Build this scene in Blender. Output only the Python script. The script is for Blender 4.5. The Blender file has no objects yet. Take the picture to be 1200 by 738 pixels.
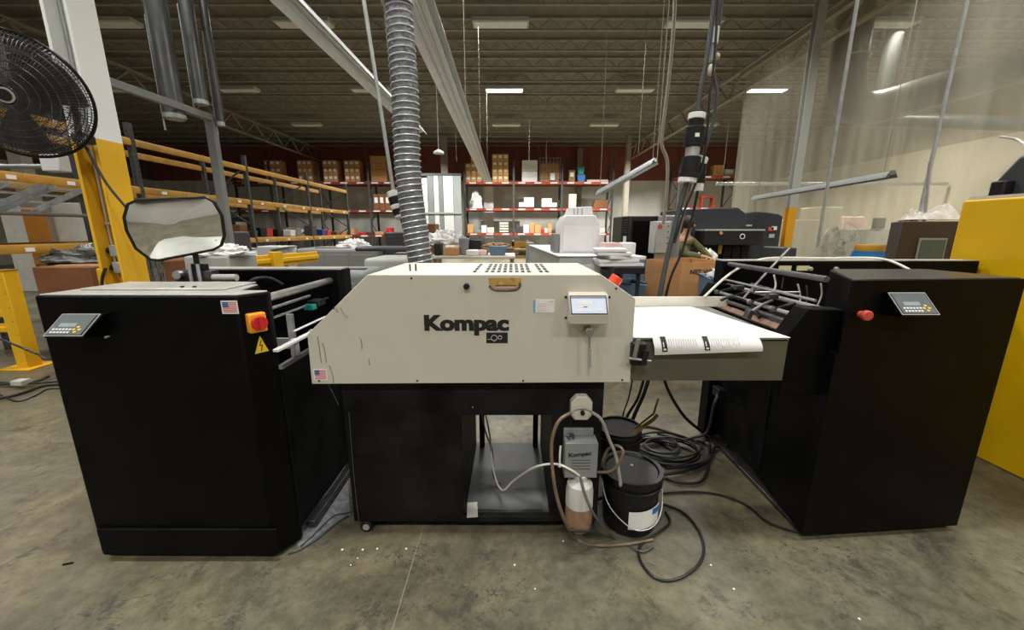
import bpy, bmesh, math, random
from mathutils import Vector, Matrix, Euler
random.seed(7)
PI = math.pi
R = math.radians
C = bpy.context.scene.collection
# ---------------------------------------------------------------- camera frame
FPX, CAMH, PITCH = 455.0, 1.4, R(12.3)
_c, _s = math.cos(PITCH), math.sin(PITCH)
def _ray(px, py):
    v = (369 - py) / FPX
    return Vector(((px - 600) / FPX, _c + v * _s, -_s + v * _c))
O = Vector((0, 0, CAMH))
def AY(px, py, Y):
    r = _ray(px, py); return O + r * (Y / r.y)
def AZ(px, py, Z):
    r = _ray(px, py); return O + r * ((Z - CAMH) / r.z)
def AX(px, py, X):
    r = _ray(px, py); return O + r * (X / r.x)

# ---------------------------------------------------------------- materials
def mat(name, col, rough=.5, metal=0., var=.08, scale=6., bump=0., bscale=60., emit=None, estr=0., coat=0., spec=.5, alpha=1., trans=0.):
    m = bpy.data.materials.new(name); m.use_nodes = True
    nt = m.node_tree; b = nt.nodes['Principled BSDF']
    b.inputs['Roughness'].default_value = rough; b.inputs['Metallic'].default_value = metal
    b.inputs['Specular IOR Level'].default_value = spec
    b.inputs['Coat Weight'].default_value = coat
    b.inputs['Alpha'].default_value = alpha
    b.inputs['Transmission Weight'].default_value = trans
    tc = nt.nodes.new('ShaderNodeTexCoord')
    n = nt.nodes.new('ShaderNodeTexNoise'); n.inputs['Scale'].default_value = scale; n.inputs['Detail'].default_value = 6
    nt.links.new(tc.outputs['Object'], n.inputs['Vector'])
    r = nt.nodes.new('ShaderNodeValToRGB')
    r.color_ramp.elements[0].position = .3; r.color_ramp.elements[1].position = .7
    r.color_ramp.elements[0].color = [c * (1 - var) for c in col] + [1]
    r.color_ramp.elements[1].color = [min(1, c * (1 + var)) for c in col] + [1]
    nt.links.new(n.outputs['Fac'], r.inputs['Fac']); nt.links.new(r.outputs['Color'], b.inputs['Base Color'])
    if bump:
        n2 = nt.nodes.new('ShaderNodeTexNoise'); n2.inputs['Scale'].default_value = bscale; n2.inputs['Detail'].default_value = 4
        nt.links.new(tc.outputs['Object'], n2.inputs['Vector'])
        bp = nt.nodes.new('ShaderNodeBump'); bp.inputs['Strength'].default_value = bump; bp.inputs['Distance'].default_value = .02
        nt.links.new(n2.outputs['Fac'], bp.inputs['Height']); nt.links.new(bp.outputs['Normal'], b.inputs['Normal'])
    if emit:
        b.inputs['Emission Color'].default_value = list(emit) + [1]; b.inputs['Emission Strength'].default_value = estr
    return m
def srgb(r, g, b):
    f = lambda v: (v / 255 / 12.92) if v <= 10 else ((v / 255 + .055) / 1.055) ** 2.4
    return (f(r), f(g), f(b))
M = {}
M['black'] = mat('black_paint', (.0026, .0026, .0028), .45, 0, .3, 5, .05, 200, spec=.09)
M['blackworn'] = mat('worn_black_paint', (.0085, .0085, .0095), .55, 0, .75, 5, .08, 90, spec=.12)
M['blackshiny'] = mat('gloss_black', (.007, .007, .008), .3, 0, .2, 6, spec=.3)
M['rubber'] = mat('black_rubber', (.009, .009, .0095), .45, 0, .2, spec=.3)
M['satinblack'] = mat('satin_black_top', (.014, .014, .015), .3, .2, .2, 12)
M['cream'] = mat('cream_enamel', srgb(200, 196, 182), .42, 0, .03, 3, spec=.4)
M['creamtop'] = mat('cream_enamel_pale', srgb(222, 218, 204), .45, 0, .05, 9)  # paler, slightly more mottled cream for hood and back guide
M['plate'] = mat('pale_satin_plate', srgb(190, 190, 182), .35, .25, .08, 12)
M['white'] = mat('white_plastic', srgb(226, 226, 225), .45, 0, .03)
M['paper'] = mat('white_paper', srgb(228, 228, 226), .75, 0, .02)
M['steel'] = mat('brushed_steel', (.42, .42, .41), .35, .9, .12, 20, .03, 120)
M['darksteel'] = mat('dark_steel', (.10, .10, .105), .35, .8, .3, 18)
M['galv'] = mat('galvanised_steel', (.5, .52, .53), .42, .65, .15, 14)
M['duct'] = mat('duct_steel', (.16, .165, .165), .35, .8, .2, 5)
M['ductdark'] = mat('painted_duct', srgb(58, 61, 60), .38, .1, .15, 5)
M['olive'] = mat('olive_steel', srgb(96, 95, 82), .4, .3, .15, 4)
M['grey'] = mat('light_grey_plastic', srgb(176, 178, 172), .45, 0, .05)
M['midgrey'] = mat('mid_grey_plastic', srgb(132, 136, 134), .45, 0, .06)
M['dgrey'] = mat('dark_grey_plastic', srgb(58, 60, 64), .45, 0, .08)
M['press'] = mat('press_charcoal', srgb(44, 47, 54), .45, 0, .1)
M['yellow'] = mat('safety_yellow', srgb(226, 176, 28), .45, 0, .06, 8)
M['yellowold'] = mat('rack_yellow', srgb(156, 112, 14), .55, 0, .25, 5)
M['yellowbig'] = mat('guard_yellow', srgb(224, 178, 4), .4, 0, .05, 2)
M['redbeam'] = mat('rack_red', srgb(150, 56, 34), .55, 0, .25, 5)
M['darkred'] = mat('rack_dark_red', srgb(112, 36, 30), .6, 0, .25, 5)
M['upright'] = mat('rack_upright_grey', srgb(70, 72, 70), .5, .3, .2)
M['card'] = mat('cardboard', srgb(188, 138, 88), .85, 0, .08, 7)
M['carddark'] = mat('cardboard_dark', srgb(120, 78, 48), .85, 0, .1, 7)
M['cardlight'] = mat('cardboard_light', srgb(206, 160, 96), .85, 0, .08, 7)
M['blue'] = mat('blue_plastic', srgb(28, 110, 176), .4, 0, .08)
M['bin'] = mat('slate_blue_plastic', srgb(92, 112, 130), .5, 0, .06)
M['teal'] = mat('teal_plastic', srgb(30, 140, 130), .5)
M['orange'] = mat('orange_red_plastic', srgb(214, 70, 36), .4)
M['red'] = mat('red_plastic', srgb(196, 40, 40), .4)
M['pinkred'] = mat('faded_red_plastic', srgb(200, 78, 66), .45, 0, .15, 40)
M['navy'] = mat('flag_blue', srgb(40, 60, 130), .5)
M['flagred'] = mat('flag_red', srgb(205, 60, 80), .5)
M['yellowlabel'] = mat('yellow_label', srgb(236, 200, 40), .5)
M['rust'] = mat('rust_brown', srgb(146, 118, 78), .8, 0, .2, 60)
M['maroon'] = mat('maroon', srgb(120, 66, 58), .8, 0, .1)
M['lcd'] = mat('lcd_grey', srgb(150, 160, 160), .25, 0, .06, 30)
M['lcdbright'] = mat('lit_display', srgb(190, 200, 215), .25, 0, .05, 30, emit=srgb(190, 200, 225), estr=.35)
M['panelgrey'] = mat('control_panel_grey', srgb(96, 104, 106), .3, 0, .1, 30)
M['ink'] = mat('black_ink', (.008, .008, .008), .5, 0, .02)
M['greyink'] = mat('grey_ink', srgb(150, 150, 150), .7, 0, .1)
M['sky'] = mat('cyan_print', srgb(90, 170, 200), .6)
M['pink'] = mat('pink_paper', srgb(224, 190, 184), .7)
M['amber'] = mat('amber_tube', srgb(104, 88, 68), .3, 0, .3, 14)
M['cleartube'] = mat('clear_grey_tube', srgb(142, 142, 136), .25, 0, .15, 10)
M['whitetube'] = mat('white_tube', srgb(214, 212, 200), .35)
M['liquid'] = mat('brown_liquid', srgb(150, 118, 96), .3, 0, .06)
M['jug'] = mat('milky_plastic', srgb(200, 200, 192), .35, 0, .06)
M['cableblack'] = mat('cable_black', (.012, .012, .013), .4, 0, .2)
M['cablegrey'] = mat('cable_grey', srgb(70, 72, 74), .4, 0, .2)
M['cloth'] = mat('white_rag_cloth', srgb(196, 190, 178), .9, 0, .12, 12, .6, 30)
M['brownbox'] = mat('brown_cabinet', srgb(52, 44, 42), .45, 0, .08)
M['tealglass'] = mat('dull_window', srgb(74, 92, 92), .2, 0, .1, 4)
M['ledge'] = mat('brown_bar', srgb(150, 118, 100), .5, .1, .1)
M['mirror'] = mat('mirror', (.82, .84, .84), .06, 1., .02, 3)
M['skin'] = mat('skin', srgb(176, 128, 98), .6)
M['jacket'] = mat('olive_jacket', srgb(86, 84, 44), .85, 0, .35, 14)
M['hair'] = mat('black_hair', (.01, .009, .008), .6)
M['trousers'] = mat('dark_trousers', srgb(38, 40, 48), .8)
M['woodold'] = mat('worn_yellow_wood', srgb(176, 130, 50), .7, 0, .2)
M['film'] = mat('stretch_film', srgb(104, 106, 104), .22, 0, .3, 16, .9, 24)
M['lamp'] = mat('lamp_diffuser_lit', (1, 1, 1), .4, 0, 0, emit=(1, .98, .94), estr=6)
M['lampoff'] = mat('lamp_diffuser_dim', srgb(214, 214, 204), .4, 0, .05)
M['wornhole'] = mat('worn_edge', srgb(186, 148, 78), .7, 0, .3, 50)
M['grime'] = mat('grimy_metal', srgb(96, 88, 84), .6, .3, .5, 60)

# ---------------------------------------------------------------- mesh builder
class MB:
    def __init__(s): s.v = []; s.f = []
    def add(s, vs, fs):
        o = len(s.v); s.v += [Vector(v) for v in vs]; s.f += [tuple(i + o for i in f) for f in fs]; return s
    def box(s, x0, x1, y0, y1, z0, z1):
        vs = [(x, y, z) for z in (z0, z1) for y in (y0, y1) for x in (x0, x1)]
        return s.add(vs, [(0, 2, 3, 1), (4, 5, 7, 6), (0, 1, 5, 4), (2, 6, 7, 3), (0, 4, 6, 2), (1, 3, 7, 5)])
    def obox(s, c, size, rot=(0, 0, 0)):
        m = Euler(rot).to_matrix(); c = Vector(c); h = [k / 2 for k in size]
        vs = [c + m @ Vector((x * h[0], y * h[1], z * h[2])) for z in (-1, 1) for y in (-1, 1) for x in (-1, 1)]
        return s.add(vs, [(0, 2, 3, 1), (4, 5, 7, 6), (0, 1, 5, 4), (2, 6, 7, 3), (0, 4, 6, 2), (1, 3, 7, 5)])
    def hexa(s, lo, hi):
        """lo, hi: four points each"""
        return s.add(list(lo) + list(hi), [(3, 2, 1, 0), (4, 5, 6, 7), (0, 1, 5, 4), (1, 2, 6, 5), (2, 3, 7, 6), (3, 0, 4, 7)])
    def bar(s, p0, p1, w, h, up=(0, 0, 1)):
        p0, p1 = Vector(p0), Vector(p1); d = (p1 - p0).normalized(); u = Vector(up)
        if abs(d.dot(u)) > .98: u = Vector((0, 1, 0))
        a = d.cross(u).normalized() * w / 2; b = a.cross(d).normalized() * h / 2
        q = [a + b, -a + b, -a - b, a - b]
        return s.hexa([p0 + k for k in q], [p1 + k for k in q])
    def prism(s, pts, axis, a, b):
        n = len(pts)
        def mk(p, t):
            if axis == 'z': return (p[0], p[1], t)
            if axis == 'y': return (p[0], t, p[1])
            return (t, p[0], p[1])
        vs = [mk(p, a) for p in pts] + [mk(p, b) for p in pts]
        return s.add(vs, [tuple(range(n)), tuple(range(2 * n - 1, n - 1, -1))] + [(i, (i + 1) % n, (i + 1) % n + n, i + n) for i in range(n)])
    def cyl(s, p0, p1, r, n=16, r2=None):
        p0, p1 = Vector(p0), Vector(p1); r2 = r if r2 is None else r2
        d = (p1 - p0).normalized(); u = Vector((0, 0, 1)) if abs(d.z) < .9 else Vector((1, 0, 0))
        a = d.cross(u).normalized(); b = d.cross(a)
        vs = [p + (a * math.cos(t) + b * math.sin(t)) * q for p, q in ((p0, r), (p1, r2)) for t in [2 * PI * i / n for i in range(n)]]
        return s.add(vs, [tuple(range(n)), tuple(range(2 * n - 1, n - 1, -1))] + [(i, (i + 1) % n, (i + 1) % n + n, i + n) for i in range(n)])
    def tube(s, pts, r, n=8, smooth=True, rf=None, sub=6, closed=False):
        pts = [Vector(p) for p in pts]
        if smooth and len(pts) > 2:
            q = []
            L = len(pts)
            g = (lambda i: pts[i % L]) if closed else (lambda i: pts[max(0, min(L - 1, i))])
            for i in range(L if closed else L - 1):
                p0, p1, p2, p3 = g(i - 1), g(i), g(i + 1), g(i + 2)
                for k in range(sub):
                    t = k / sub
                    q.append(.5 * ((2 * p1) + (-p0 + p2) * t + (2 * p0 - 5 * p1 + 4 * p2 - p3) * t * t + (-p0 + 3 * p1 - 3 * p2 + p3) * t ** 3))
            if not closed: q.append(pts[-1])
            pts = q
        L = len(pts); a = None; vs = []
        for i, p in enumerate(pts):
            if closed: d = pts[(i + 1) % L] - pts[i - 1]
            else: d = pts[min(i + 1, L - 1)] - pts[max(i - 1, 0)]
            d = d.normalized() if d.length > 1e-9 else Vector((0, 0, 1))
            if a is None:
                u = Vector((0, 0, 1)) if abs(d.z) < .9 else Vector((1, 0, 0)); a = d.cross(u).normalized()
            else:
                a = a - d * a.dot(d); a = a.normalized() if a.length > 1e-9 else d.orthogonal().normalized()
            b = d.cross(a); rr = r * (rf(i / max(1, L - 1)) if rf else 1)
            vs += [p + (a * math.cos(2 * PI * k / n) + b * math.sin(2 * PI * k / n)) * rr for k in range(n)]
        fs = [(i * n + k, i * n + (k + 1) % n, (i + 1) * n + (k + 1) % n, (i + 1) * n + k) for i in range(L - 1) for k in range(n)]
        if closed: fs += [((L - 1) * n + k, (L - 1) * n + (k + 1) % n, (k + 1) % n, k) for k in range(n)]
        else: fs += [tuple(range(n))[::-1], tuple(range((L - 1) * n, L * n))]
        return s.add(vs, fs)
    def lathe(s, prof, c=(0, 0, 0), n=28, rot=None, arc=2 * PI):
        c = Vector(c); m = Euler(rot).to_matrix() if rot else Matrix.Identity(3); vs = []
        for r_, z in prof: vs += [c + m @ Vector((r_ * math.cos(2 * PI * k / n), r_ * math.sin(2 * PI * k / n), z)) for k in range(n)]
        L = len(prof)
        fs = [(i * n + k, i * n + (k + 1) % n, (i + 1) * n + (k + 1) % n, (i + 1) * n + k) for i in range(L - 1) for k in range(n)]
        if prof[0][0] > 1e-6: fs.append(tuple(range(n))[::-1])
        if prof[-1][0] > 1e-6: fs.append(tuple(range((L - 1) * n, L * n)))
        return s.add(vs, fs)
    def ball(s, c, rx, ry=None, rz=None, n=16, k=10, rot=None):
        ry = ry or rx; rz = rz or rx; c = Vector(c); m = Euler(rot).to_matrix() if rot else Matrix.Identity(3)
        vs = []
        for i in range(k + 1):
            t = PI * i / k
            vs += [c + m @ Vector((rx * math.sin(t) * math.cos(2 * PI * j / n), ry * math.sin(t) * math.sin(2 * PI * j / n), rz * math.cos(t))) for j in range(n)]
        return s.add(vs, [(i * n + j, i * n + (j + 1) % n, (i + 1) * n + (j + 1) % n, (i + 1) * n + j) for i in range(k) for j in range(n)])
    def sheet(s, fn, nu, nv, th=.002):
        """a thick sheet from fn(u, v) -> point"""
        P = [[Vector(fn(i / nu, j / nv)) for j in range(nv + 1)] for i in range(nu + 1)]
        vs = []; W = nv + 1
        for side in (0, 1):
            for i in range(nu + 1):
                for j in range(nv + 1):
                    du = P[min(i + 1, nu)][j] - P[max(i - 1, 0)][j]; dv = P[i][min(j + 1, nv)] - P[i][max(j - 1, 0)]
                    n_ = du.cross(dv); n_ = n_.normalized() if n_.length > 1e-12 else Vector((0, 0, 1))
                    vs.append(P[i][j] + (n_ * th if side else Vector()))
        o = (nu + 1) * W; fs = []
        for i in range(nu):
            for j in range(nv):
                q = (i * W + j, (i + 1) * W + j, (i + 1) * W + j + 1, i * W + j + 1)
                fs.append(q[::-1]); fs.append(tuple(k + o for k in q))
        for i in range(nu):
            for j in (0, nv):
                a, b = i * W + j, (i + 1) * W + j; fs.append((a, b, b + o, a + o) if j == 0 else (b, a, a + o, b + o))
        for j in range(nv):
            for i in (0, nu):
                a, b = i * W + j, i * W + j + 1; fs.append((b, a, a + o, b + o) if i == 0 else (a, b, b + o, a + o))
        return s.add(vs, fs)
    def build(s, name, m, parent=None, bevel=0, local=False, smooth=True, seg=2, recalc=True):
        if parent is None:
            xs = [v.x for v in s.v]; ys = [v.y for v in s.v]; zs = [v.z for v in s.v]
            o0 = Vector(((min(xs) + max(xs)) / 2, (min(ys) + max(ys)) / 2, min(zs)))
            inv = Matrix.Translation(-o0)
        elif local: inv = Matrix.Identity(4)
        else: inv = wm(parent).inverted()
        me = bpy.data.meshes.new(name); me.from_pydata([inv @ v for v in s.v], [], s.f)
        if recalc:
            bm = bmesh.new(); bm.from_mesh(me)
            bmesh.ops.remove_doubles(bm, verts=bm.verts, dist=1e-6)
            bmesh.ops.recalc_face_normals(bm, faces=bm.faces); bm.to_mesh(me); bm.free()
        me.materials.append(m)
        if smooth: me.shade_smooth(); me.set_sharp_from_angle(angle=R(38))
        ob = bpy.data.objects.new(name, me); C.objects.link(ob)
        if parent is None: ob.location = o0
        else: ob.parent = parent
        if bevel:
            md = ob.modifiers.new('Bevel', 'BEVEL'); md.width = bevel; md.segments = seg; md.limit_method = 'ANGLE'; md.angle_limit = R(40)
            md.harden_normals = False
        return ob
def wm(o):
    m = Matrix.LocRotScale(o.location, o.rotation_euler, o.scale)
    return wm(o.parent) @ m if o.parent else m
def tag(o, label, cat=None, group=None, kind=None):
    if label: o['label'] = label
    if cat: o['category'] = cat
    if group: o['group'] = group
    if kind: o['kind'] = kind
    return o
def thing(name, label, cat, loc=(0, 0, 0), rz=0, group=None):
    o = bpy.data.objects.new(name, None); C.objects.link(o); o.empty_display_size = .1
    o.location = loc; o.rotation_euler = (0, 0, rz)
    return tag(o, label, cat, group)
def struct(name, mb, m, **k):
    o = mb.build(name, m, **k); o['kind'] = 'structure'; return o
def dup(o, loc, rz=0, label=None, group=None, parent=None):
    r = o.copy(); C.objects.link(r)
    if parent is None:
        r.location = loc; r.rotation_euler = (0, 0, rz)
        if label: r['label'] = label
        if group: r['group'] = group
    else: r.parent = parent
    for ch in list(o.children): dup(ch, None, parent=r)
    return r
def text_mb(body, size, origin, ux, uy, depth=.0008, offset=0., xs=1.):
    """lettering as a mesh: origin = lower left, ux/uy unit directions"""
    cu = bpy.data.curves.new('lettering', 'FONT'); cu.body = body; cu.size = 1; cu.offset = offset; cu.extrude = .01
    cu.resolution_u = 3
    ob = bpy.data.objects.new('lettering', cu); C.objects.link(ob)
    dg = bpy.context.evaluated_depsgraph_get(); me = bpy.data.meshes.new_from_object(ob.evaluated_get(dg))
    ux, uy = Vector(ux), Vector(uy); n = ux.cross(uy).normalized(); o = Vector(origin)
    mb = MB(); mb.add([o + ux * v.co.x * size * xs + uy * v.co.y * size + n * (v.co.z / .01 * depth) for v in me.vertices], [tuple(p.vertices) for p in me.polygons])
    bpy.data.objects.remove(ob); bpy.data.curves.remove(cu); bpy.data.meshes.remove(me)
    return mb
def flag(parent, org, ux, uy, w, h):
    """stars and stripes sticker: white backing, seven stripes, canton"""
    ux, uy, org = Vector(ux), Vector(uy), Vector(org); n = ux.cross(uy).normalized()
    def slab(a, b, c, d, t0, t1):
        p = [org + ux * x * w + uy * y * h for x, y in ((a, c), (b, c), (b, d), (a, d))]
        return [k + n * t0 for k in p], [k + n * t1 for k in p]
    bk = MB(); bk.hexa(*slab(-.1, 1.1, -.14, 1.14, 0, .0006)); f = bk.build('flag_sticker', M['paper'], parent, smooth=False)
    f['label'] = 'small white sticker with the stars and stripes flag'
    st = MB()
    for k in range(7): st.hexa(*slab(0, 1, (2 * k) / 13, (2 * k + 1) / 13, .0006, .0010))
    st.build('stripes', M['flagred'], f, smooth=False)
    ca = MB(); ca.hexa(*slab(0, .42, 6 / 13, 1, .0008, .0014)); ca.build('canton', M['navy'], f, smooth=False)
    sr = MB()
    for i in range(4):
        for j in range(3): sr.hexa(*slab(.05 + i * .1, .08 + i * .1, .54 + j * .15, .59 + j * .15, .0014, .0017))
    sr.build('stars', M['paper'], f, smooth=False)
    return f
# ================================================================ SETTING
XL, XR, YN, YF, ZC = -21.0, 15.0, -6.0, 24.0, 6.25
def floor_mat():
    m = bpy.data.materials.new('worn_concrete'); m.use_nodes = True; nt = m.node_tree; b = nt.nodes['Principled BSDF']
    N = nt.nodes.new; L = nt.links.new
    tc = N('ShaderNodeTexCoord')
    def noise(sc, det=8, rough=.6, dist=0, off=None):
        n = N('ShaderNodeTexNoise'); n.inputs['Scale'].default_value = sc; n.inputs['Detail'].default_value = det
        n.inputs['Roughness'].default_value = rough; n.inputs['Distortion'].default_value = dist
        if off is not None:
            mp = N('ShaderNodeMapping'); mp.inputs['Location'].default_value = off; L(tc.outputs['Object'], mp.inputs['Vector']); L(mp.outputs['Vector'], n.inputs['Vector'])
        else: L(tc.outputs['Object'], n.inputs['Vector'])
        return n
    def ramp(src, stops):
        r = N('ShaderNodeValToRGB'); e = r.color_ramp.elements
        e[0].position, e[0].color = stops[0][0], list(stops[0][1]) + [1]
        e[1].position, e[1].color = stops[-1][0], list(stops[-1][1]) + [1]
        for p, c in stops[1:-1]:
            k = e.new(p); k.color = list(c) + [1]
        L(src, r.inputs['Fac']); return r
    def mix(f, a, bb, mode='MIX'):
        x = N('ShaderNodeMix'); x.data_type = 'RGBA'; x.blend_type = mode
        if isinstance(f, float): x.inputs[0].default_value = f
        else: L(f, x.inputs[0])
        L(a, x.inputs[6])
        if isinstance(bb, tuple): x.inputs[7].default_value = list(bb) + [1]
        else: L(bb, x.inputs[7])
        return x.outputs[2]
    base = ramp(noise(1.6, 12, .72, .7).outputs['Fac'], [(.38, srgb(82, 80, 68)), (.5, srgb(100, 96, 80)), (.62, srgb(116, 110, 91))])
    tint = ramp(noise(.45, 4, .5, 0, (5, 3, 0)).outputs['Fac'], [(.40, (.88, .95, .93)), (.60, (1.08, 1.02, .9))])
    c = mix(1.0, base.outputs['Color'], tint.outputs['Color'], 'MULTIPLY')
    fine = ramp(noise(14, 10, .75).outputs['Fac'], [(.40, (.76, .76, .76)), (.60, (1.16, 1.16, 1.16))])
    c = mix(1.0, c, fine.outputs['Color'], 'MULTIPLY')
    st = ramp(noise(5.5, 15, .82, .3, (9, 1, 0)).outputs['Fac'], [(.54, (0, 0, 0)), (.60, (.7, .7, .7))])
    c = mix(st.outputs['Color'], c, srgb(58, 57, 52))
    sp = ramp(noise(30, 8, .8, 0, (2, 7, 0)).outputs['Fac'], [(.56, (0, 0, 0)), (.60, (.85, .85, .85))])
    spm = ramp(noise(1.6, 3, .5, 0, (4, 4, 0)).outputs['Fac'], [(.48, (0, 0, 0)), (.56, (1, 1, 1))])
    m2 = N('ShaderNodeMath'); m2.operation = 'MULTIPLY'; L(sp.outputs['Color'], m2.inputs[0]); L(spm.outputs['Color'], m2.inputs[1])
    c = mix(m2.outputs[0], c, srgb(48, 48, 50))
    sx = N('ShaderNodeSeparateXYZ'); g = N('ShaderNodeNewGeometry'); L(g.outputs['Position'], sx.inputs[0])
    for ax, pos in (('X', -.43), ('Y', 1.06)):
        s1 = N('ShaderNodeMath'); s1.operation = 'COMPARE'; s1.inputs[1].default_value = pos; s1.inputs[2].default_value = .0022; L(sx.outputs[ax], s1.inputs[0])
        s2 = N('ShaderNodeMath'); s2.operation = 'MULTIPLY'; s2.inputs[1].default_value = .5; L(s1.outputs[0], s2.inputs[0])
        c = mix(s2.outputs[0], c, srgb(150, 146, 130) if ax == 'X' else srgb(60, 58, 50))
    L(c, b.inputs['Base Color'])
    rr = ramp(noise(2.5, 6, .6).outputs['Fac'], [(.3, (.30, .30, .30)), (.7, (.5, .5, .5))]); L(rr.outputs['Color'], b.inputs['Roughness'])
    b.inputs['Specular IOR Level'].default_value = .45
    bp = N('ShaderNodeBump'); bp.inputs['Strength'].default_value = .12; bp.inputs['Distance'].default_value = .01
    L(noise(24, 8, .7).outputs['Fac'], bp.inputs['Height']); L(bp.outputs['Normal'], b.inputs['Normal'])
    return m
def wall_mat(name, lo, hi, zsplit, ribs=3.0, axis=0):
    m = bpy.data.materials.new(name); m.use_nodes = True; nt = m.node_tree; b = nt.nodes['Principled BSDF']; N = nt.nodes.new; L = nt.links.new
    g = N('ShaderNodeNewGeometry'); sx = N('ShaderNodeSeparateXYZ'); L(g.outputs['Position'], sx.inputs[0])
    gt = N('ShaderNodeMath'); gt.operation = 'GREATER_THAN'; gt.inputs[1].default_value = zsplit; L(sx.outputs['Z'], gt.inputs[0])
    mx = N('ShaderNodeMix'); mx.data_type = 'RGBA'; L(gt.outputs[0], mx.inputs[0]); mx.inputs[6].default_value = list(lo) + [1]; mx.inputs[7].default_value = list(hi) + [1]
    n = N('ShaderNodeTexNoise'); n.inputs['Scale'].default_value = .8; L(g.outputs['Position'], n.inputs['Vector'])
    r = N('ShaderNodeValToRGB'); r.color_ramp.elements[0].color = (.85, .85, .85, 1); r.color_ramp.elements[1].color = (1.1, 1.1, 1.1, 1); L(n.outputs['Fac'], r.inputs['Fac'])
    m2 = N('ShaderNodeMix'); m2.data_type = 'RGBA'; m2.blend_type = 'MULTIPLY'; m2.inputs[0].default_value = 1; L(mx.outputs[2], m2.inputs[6]); L(r.outputs['Color'], m2.inputs[7])
    L(m2.outputs[2], b.inputs['Base Color']); b.inputs['Roughness'].default_value = .75
    ma = N('ShaderNodeMath'); ma.operation = 'MULTIPLY'; ma.inputs[1].default_value = ribs * 2 * PI; L(sx.outputs['XYZ'[axis]], ma.inputs[0])
    sn = N('ShaderNodeMath'); sn.operation = 'SINE'; L(ma.outputs[0], sn.inputs[0])
    bp = N('ShaderNodeBump'); bp.inputs['Strength'].default_value = .5; bp.inputs['Distance'].default_value = .03; L(sn.outputs[0], bp.inputs['Height']); L(bp.outputs['Normal'], b.inputs['Normal'])
    return m
struct('floor', MB().box(XL, XR, YN, YF, -.15, 0), floor_mat())
M['deck'] = wall_mat('ceiling_deck', srgb(112, 107, 96), srgb(112, 107, 96), 99, 2.2, 0)
M['joist'] = mat('joist_paint', srgb(138, 131, 116), .7, 0, .12)
struct('ceiling', MB().box(XL, XR, YN, YF, ZC, ZC + .2), M['deck'])
struct('wall_back', MB().box(XL, XR, YF, YF + .2, 0, ZC), wall_mat('back_wall', srgb(222, 221, 214), srgb(134, 74, 64), 4.25, 1.6, 0))
struct('wall_left', MB().box(XL - .2, XL, YN, YF, 0, ZC), wall_mat('left_wall', srgb(190, 188, 178), srgb(92, 74, 64), 4.25, 1.6, 1))
struct('wall_right', MB().box(XR, XR + .2, YN, YF, 0, ZC), wall_mat('right_wall', srgb(214, 206, 182), srgb(170, 160, 138), 4.25, 1.6, 1))
struct('wall_front', MB().box(XL, XR, YN - .2, YN, 0, ZC), wall_mat('front_wall', srgb(190, 188, 178), srgb(150, 140, 130), 4.25, 1.6, 0))
# open-web joists across the room, one structure each
ys = [10.3 + 1.06 * k for k in range(-9, 13)]
j0 = None
for i, y in enumerate(ys):
    if j0 is None:
        mb = MB(); mb.box(XL, XR, -.05, .05, .24, .29).box(XL, XR, -.035, .035, 0, .035)
        x = XL; k = 0
        while x < XR - .3:
            mb.bar((x, 0, .03 if k % 2 == 0 else .25), (x + .3, 0, .25 if k % 2 == 0 else .03), .016, .016); x += .3; k += 1
        j0 = mb.build('roof_joist', M['joist'], smooth=False); o = j0; bz = ZC - .29
    else:
        o = j0.copy(); C.objects.link(o)
    o.location = ((XL + XR) / 2, y, ZC - .29); o['kind'] = 'structure'
# girders running away from the camera
for gx in (-11.1, 6.7):
    g = MB()
    for z in (ZC - .95, ZC - .34): g.box(gx - .07, gx + .07, YN + .2, YF - .1, z, z + .05)
    y = YN + .3; k = 0
    while y < YF - 1:
        g.bar((gx, y, ZC - (.92 if k % 2 else .32)), (gx, y + .7, ZC - (.32 if k % 2 else .92)), .05, .05); y += .7; k += 1
    struct('roof_girder', g, M['joist'], smooth=False)
# back columns
for (px, Y, w) in ((520, 21.0, .34), (737, 20.5, .22), (680, 23.6, .3)):
    p = AY(px, 180, Y); c = MB()
    c.box(p.x - w / 2, p.x + w / 2, Y - .03, Y, 0, ZC - .3).box(p.x - w / 2, p.x + w / 2, Y + .24, Y + .27, 0, ZC - .3).box(p.x - .02, p.x + .02, Y, Y + .24, 0, ZC - .3)
    struct('column', c, M['joist'], smooth=False)

# the near building column at left: white above, yellow below
cn = AX(148, 333, -3.5); cf = AX(177, 333, -3.5); cl = AY(127, 333, cn.y)
def col_mat(z):
    return wall_mat('column_two_tone', srgb(236, 182, 30), srgb(244, 246, 242), z, 0.001, 0)
zspl = AX(131, 166, -3.5).z
cm = col_mat(zspl)
c = MB()
c.box(-3.53, -3.5, cn.y, cf.y, 0, ZC - .3)                      # flange facing the room
c.box(cl.x, -3.53, cn.y + .10, cn.y + .13, 0, ZC - .3)          # web
c.box(cl.x - .03, cl.x, cn.y - .02, cf.y, 0, ZC - .3)
struct('column', c, cm, bevel=.004)
ct = thing('conduit_run', 'two thin steel conduits with outlet boxes down the white and yellow column', 'conduit', (cl.x + .08, cn.y + .08, 0))
for dx, z0 in ((.035, .98), (.085, .98), (.13, 1.2)):
    MB().cyl((cl.x + dx, cn.y + .075, z0), (cl.x + dx, cn.y + .075, ZC - .35), .011, 10).build('conduit', M['galv'], ct)
for z in (1.02, 1.17):
    b = MB().box(cl.x + .05, cl.x + .14, cn.y + .02, cn.y + .10, z, z + .1).build('outlet_box', M['galv'], ct, bevel=.006)
    MB().cyl((cl.x + .02, cn.y + .05, z + .05), (cl.x + .06, cn.y + .05, z + .05), .03, 12).build('plug', M['blackshiny'], b)
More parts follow.
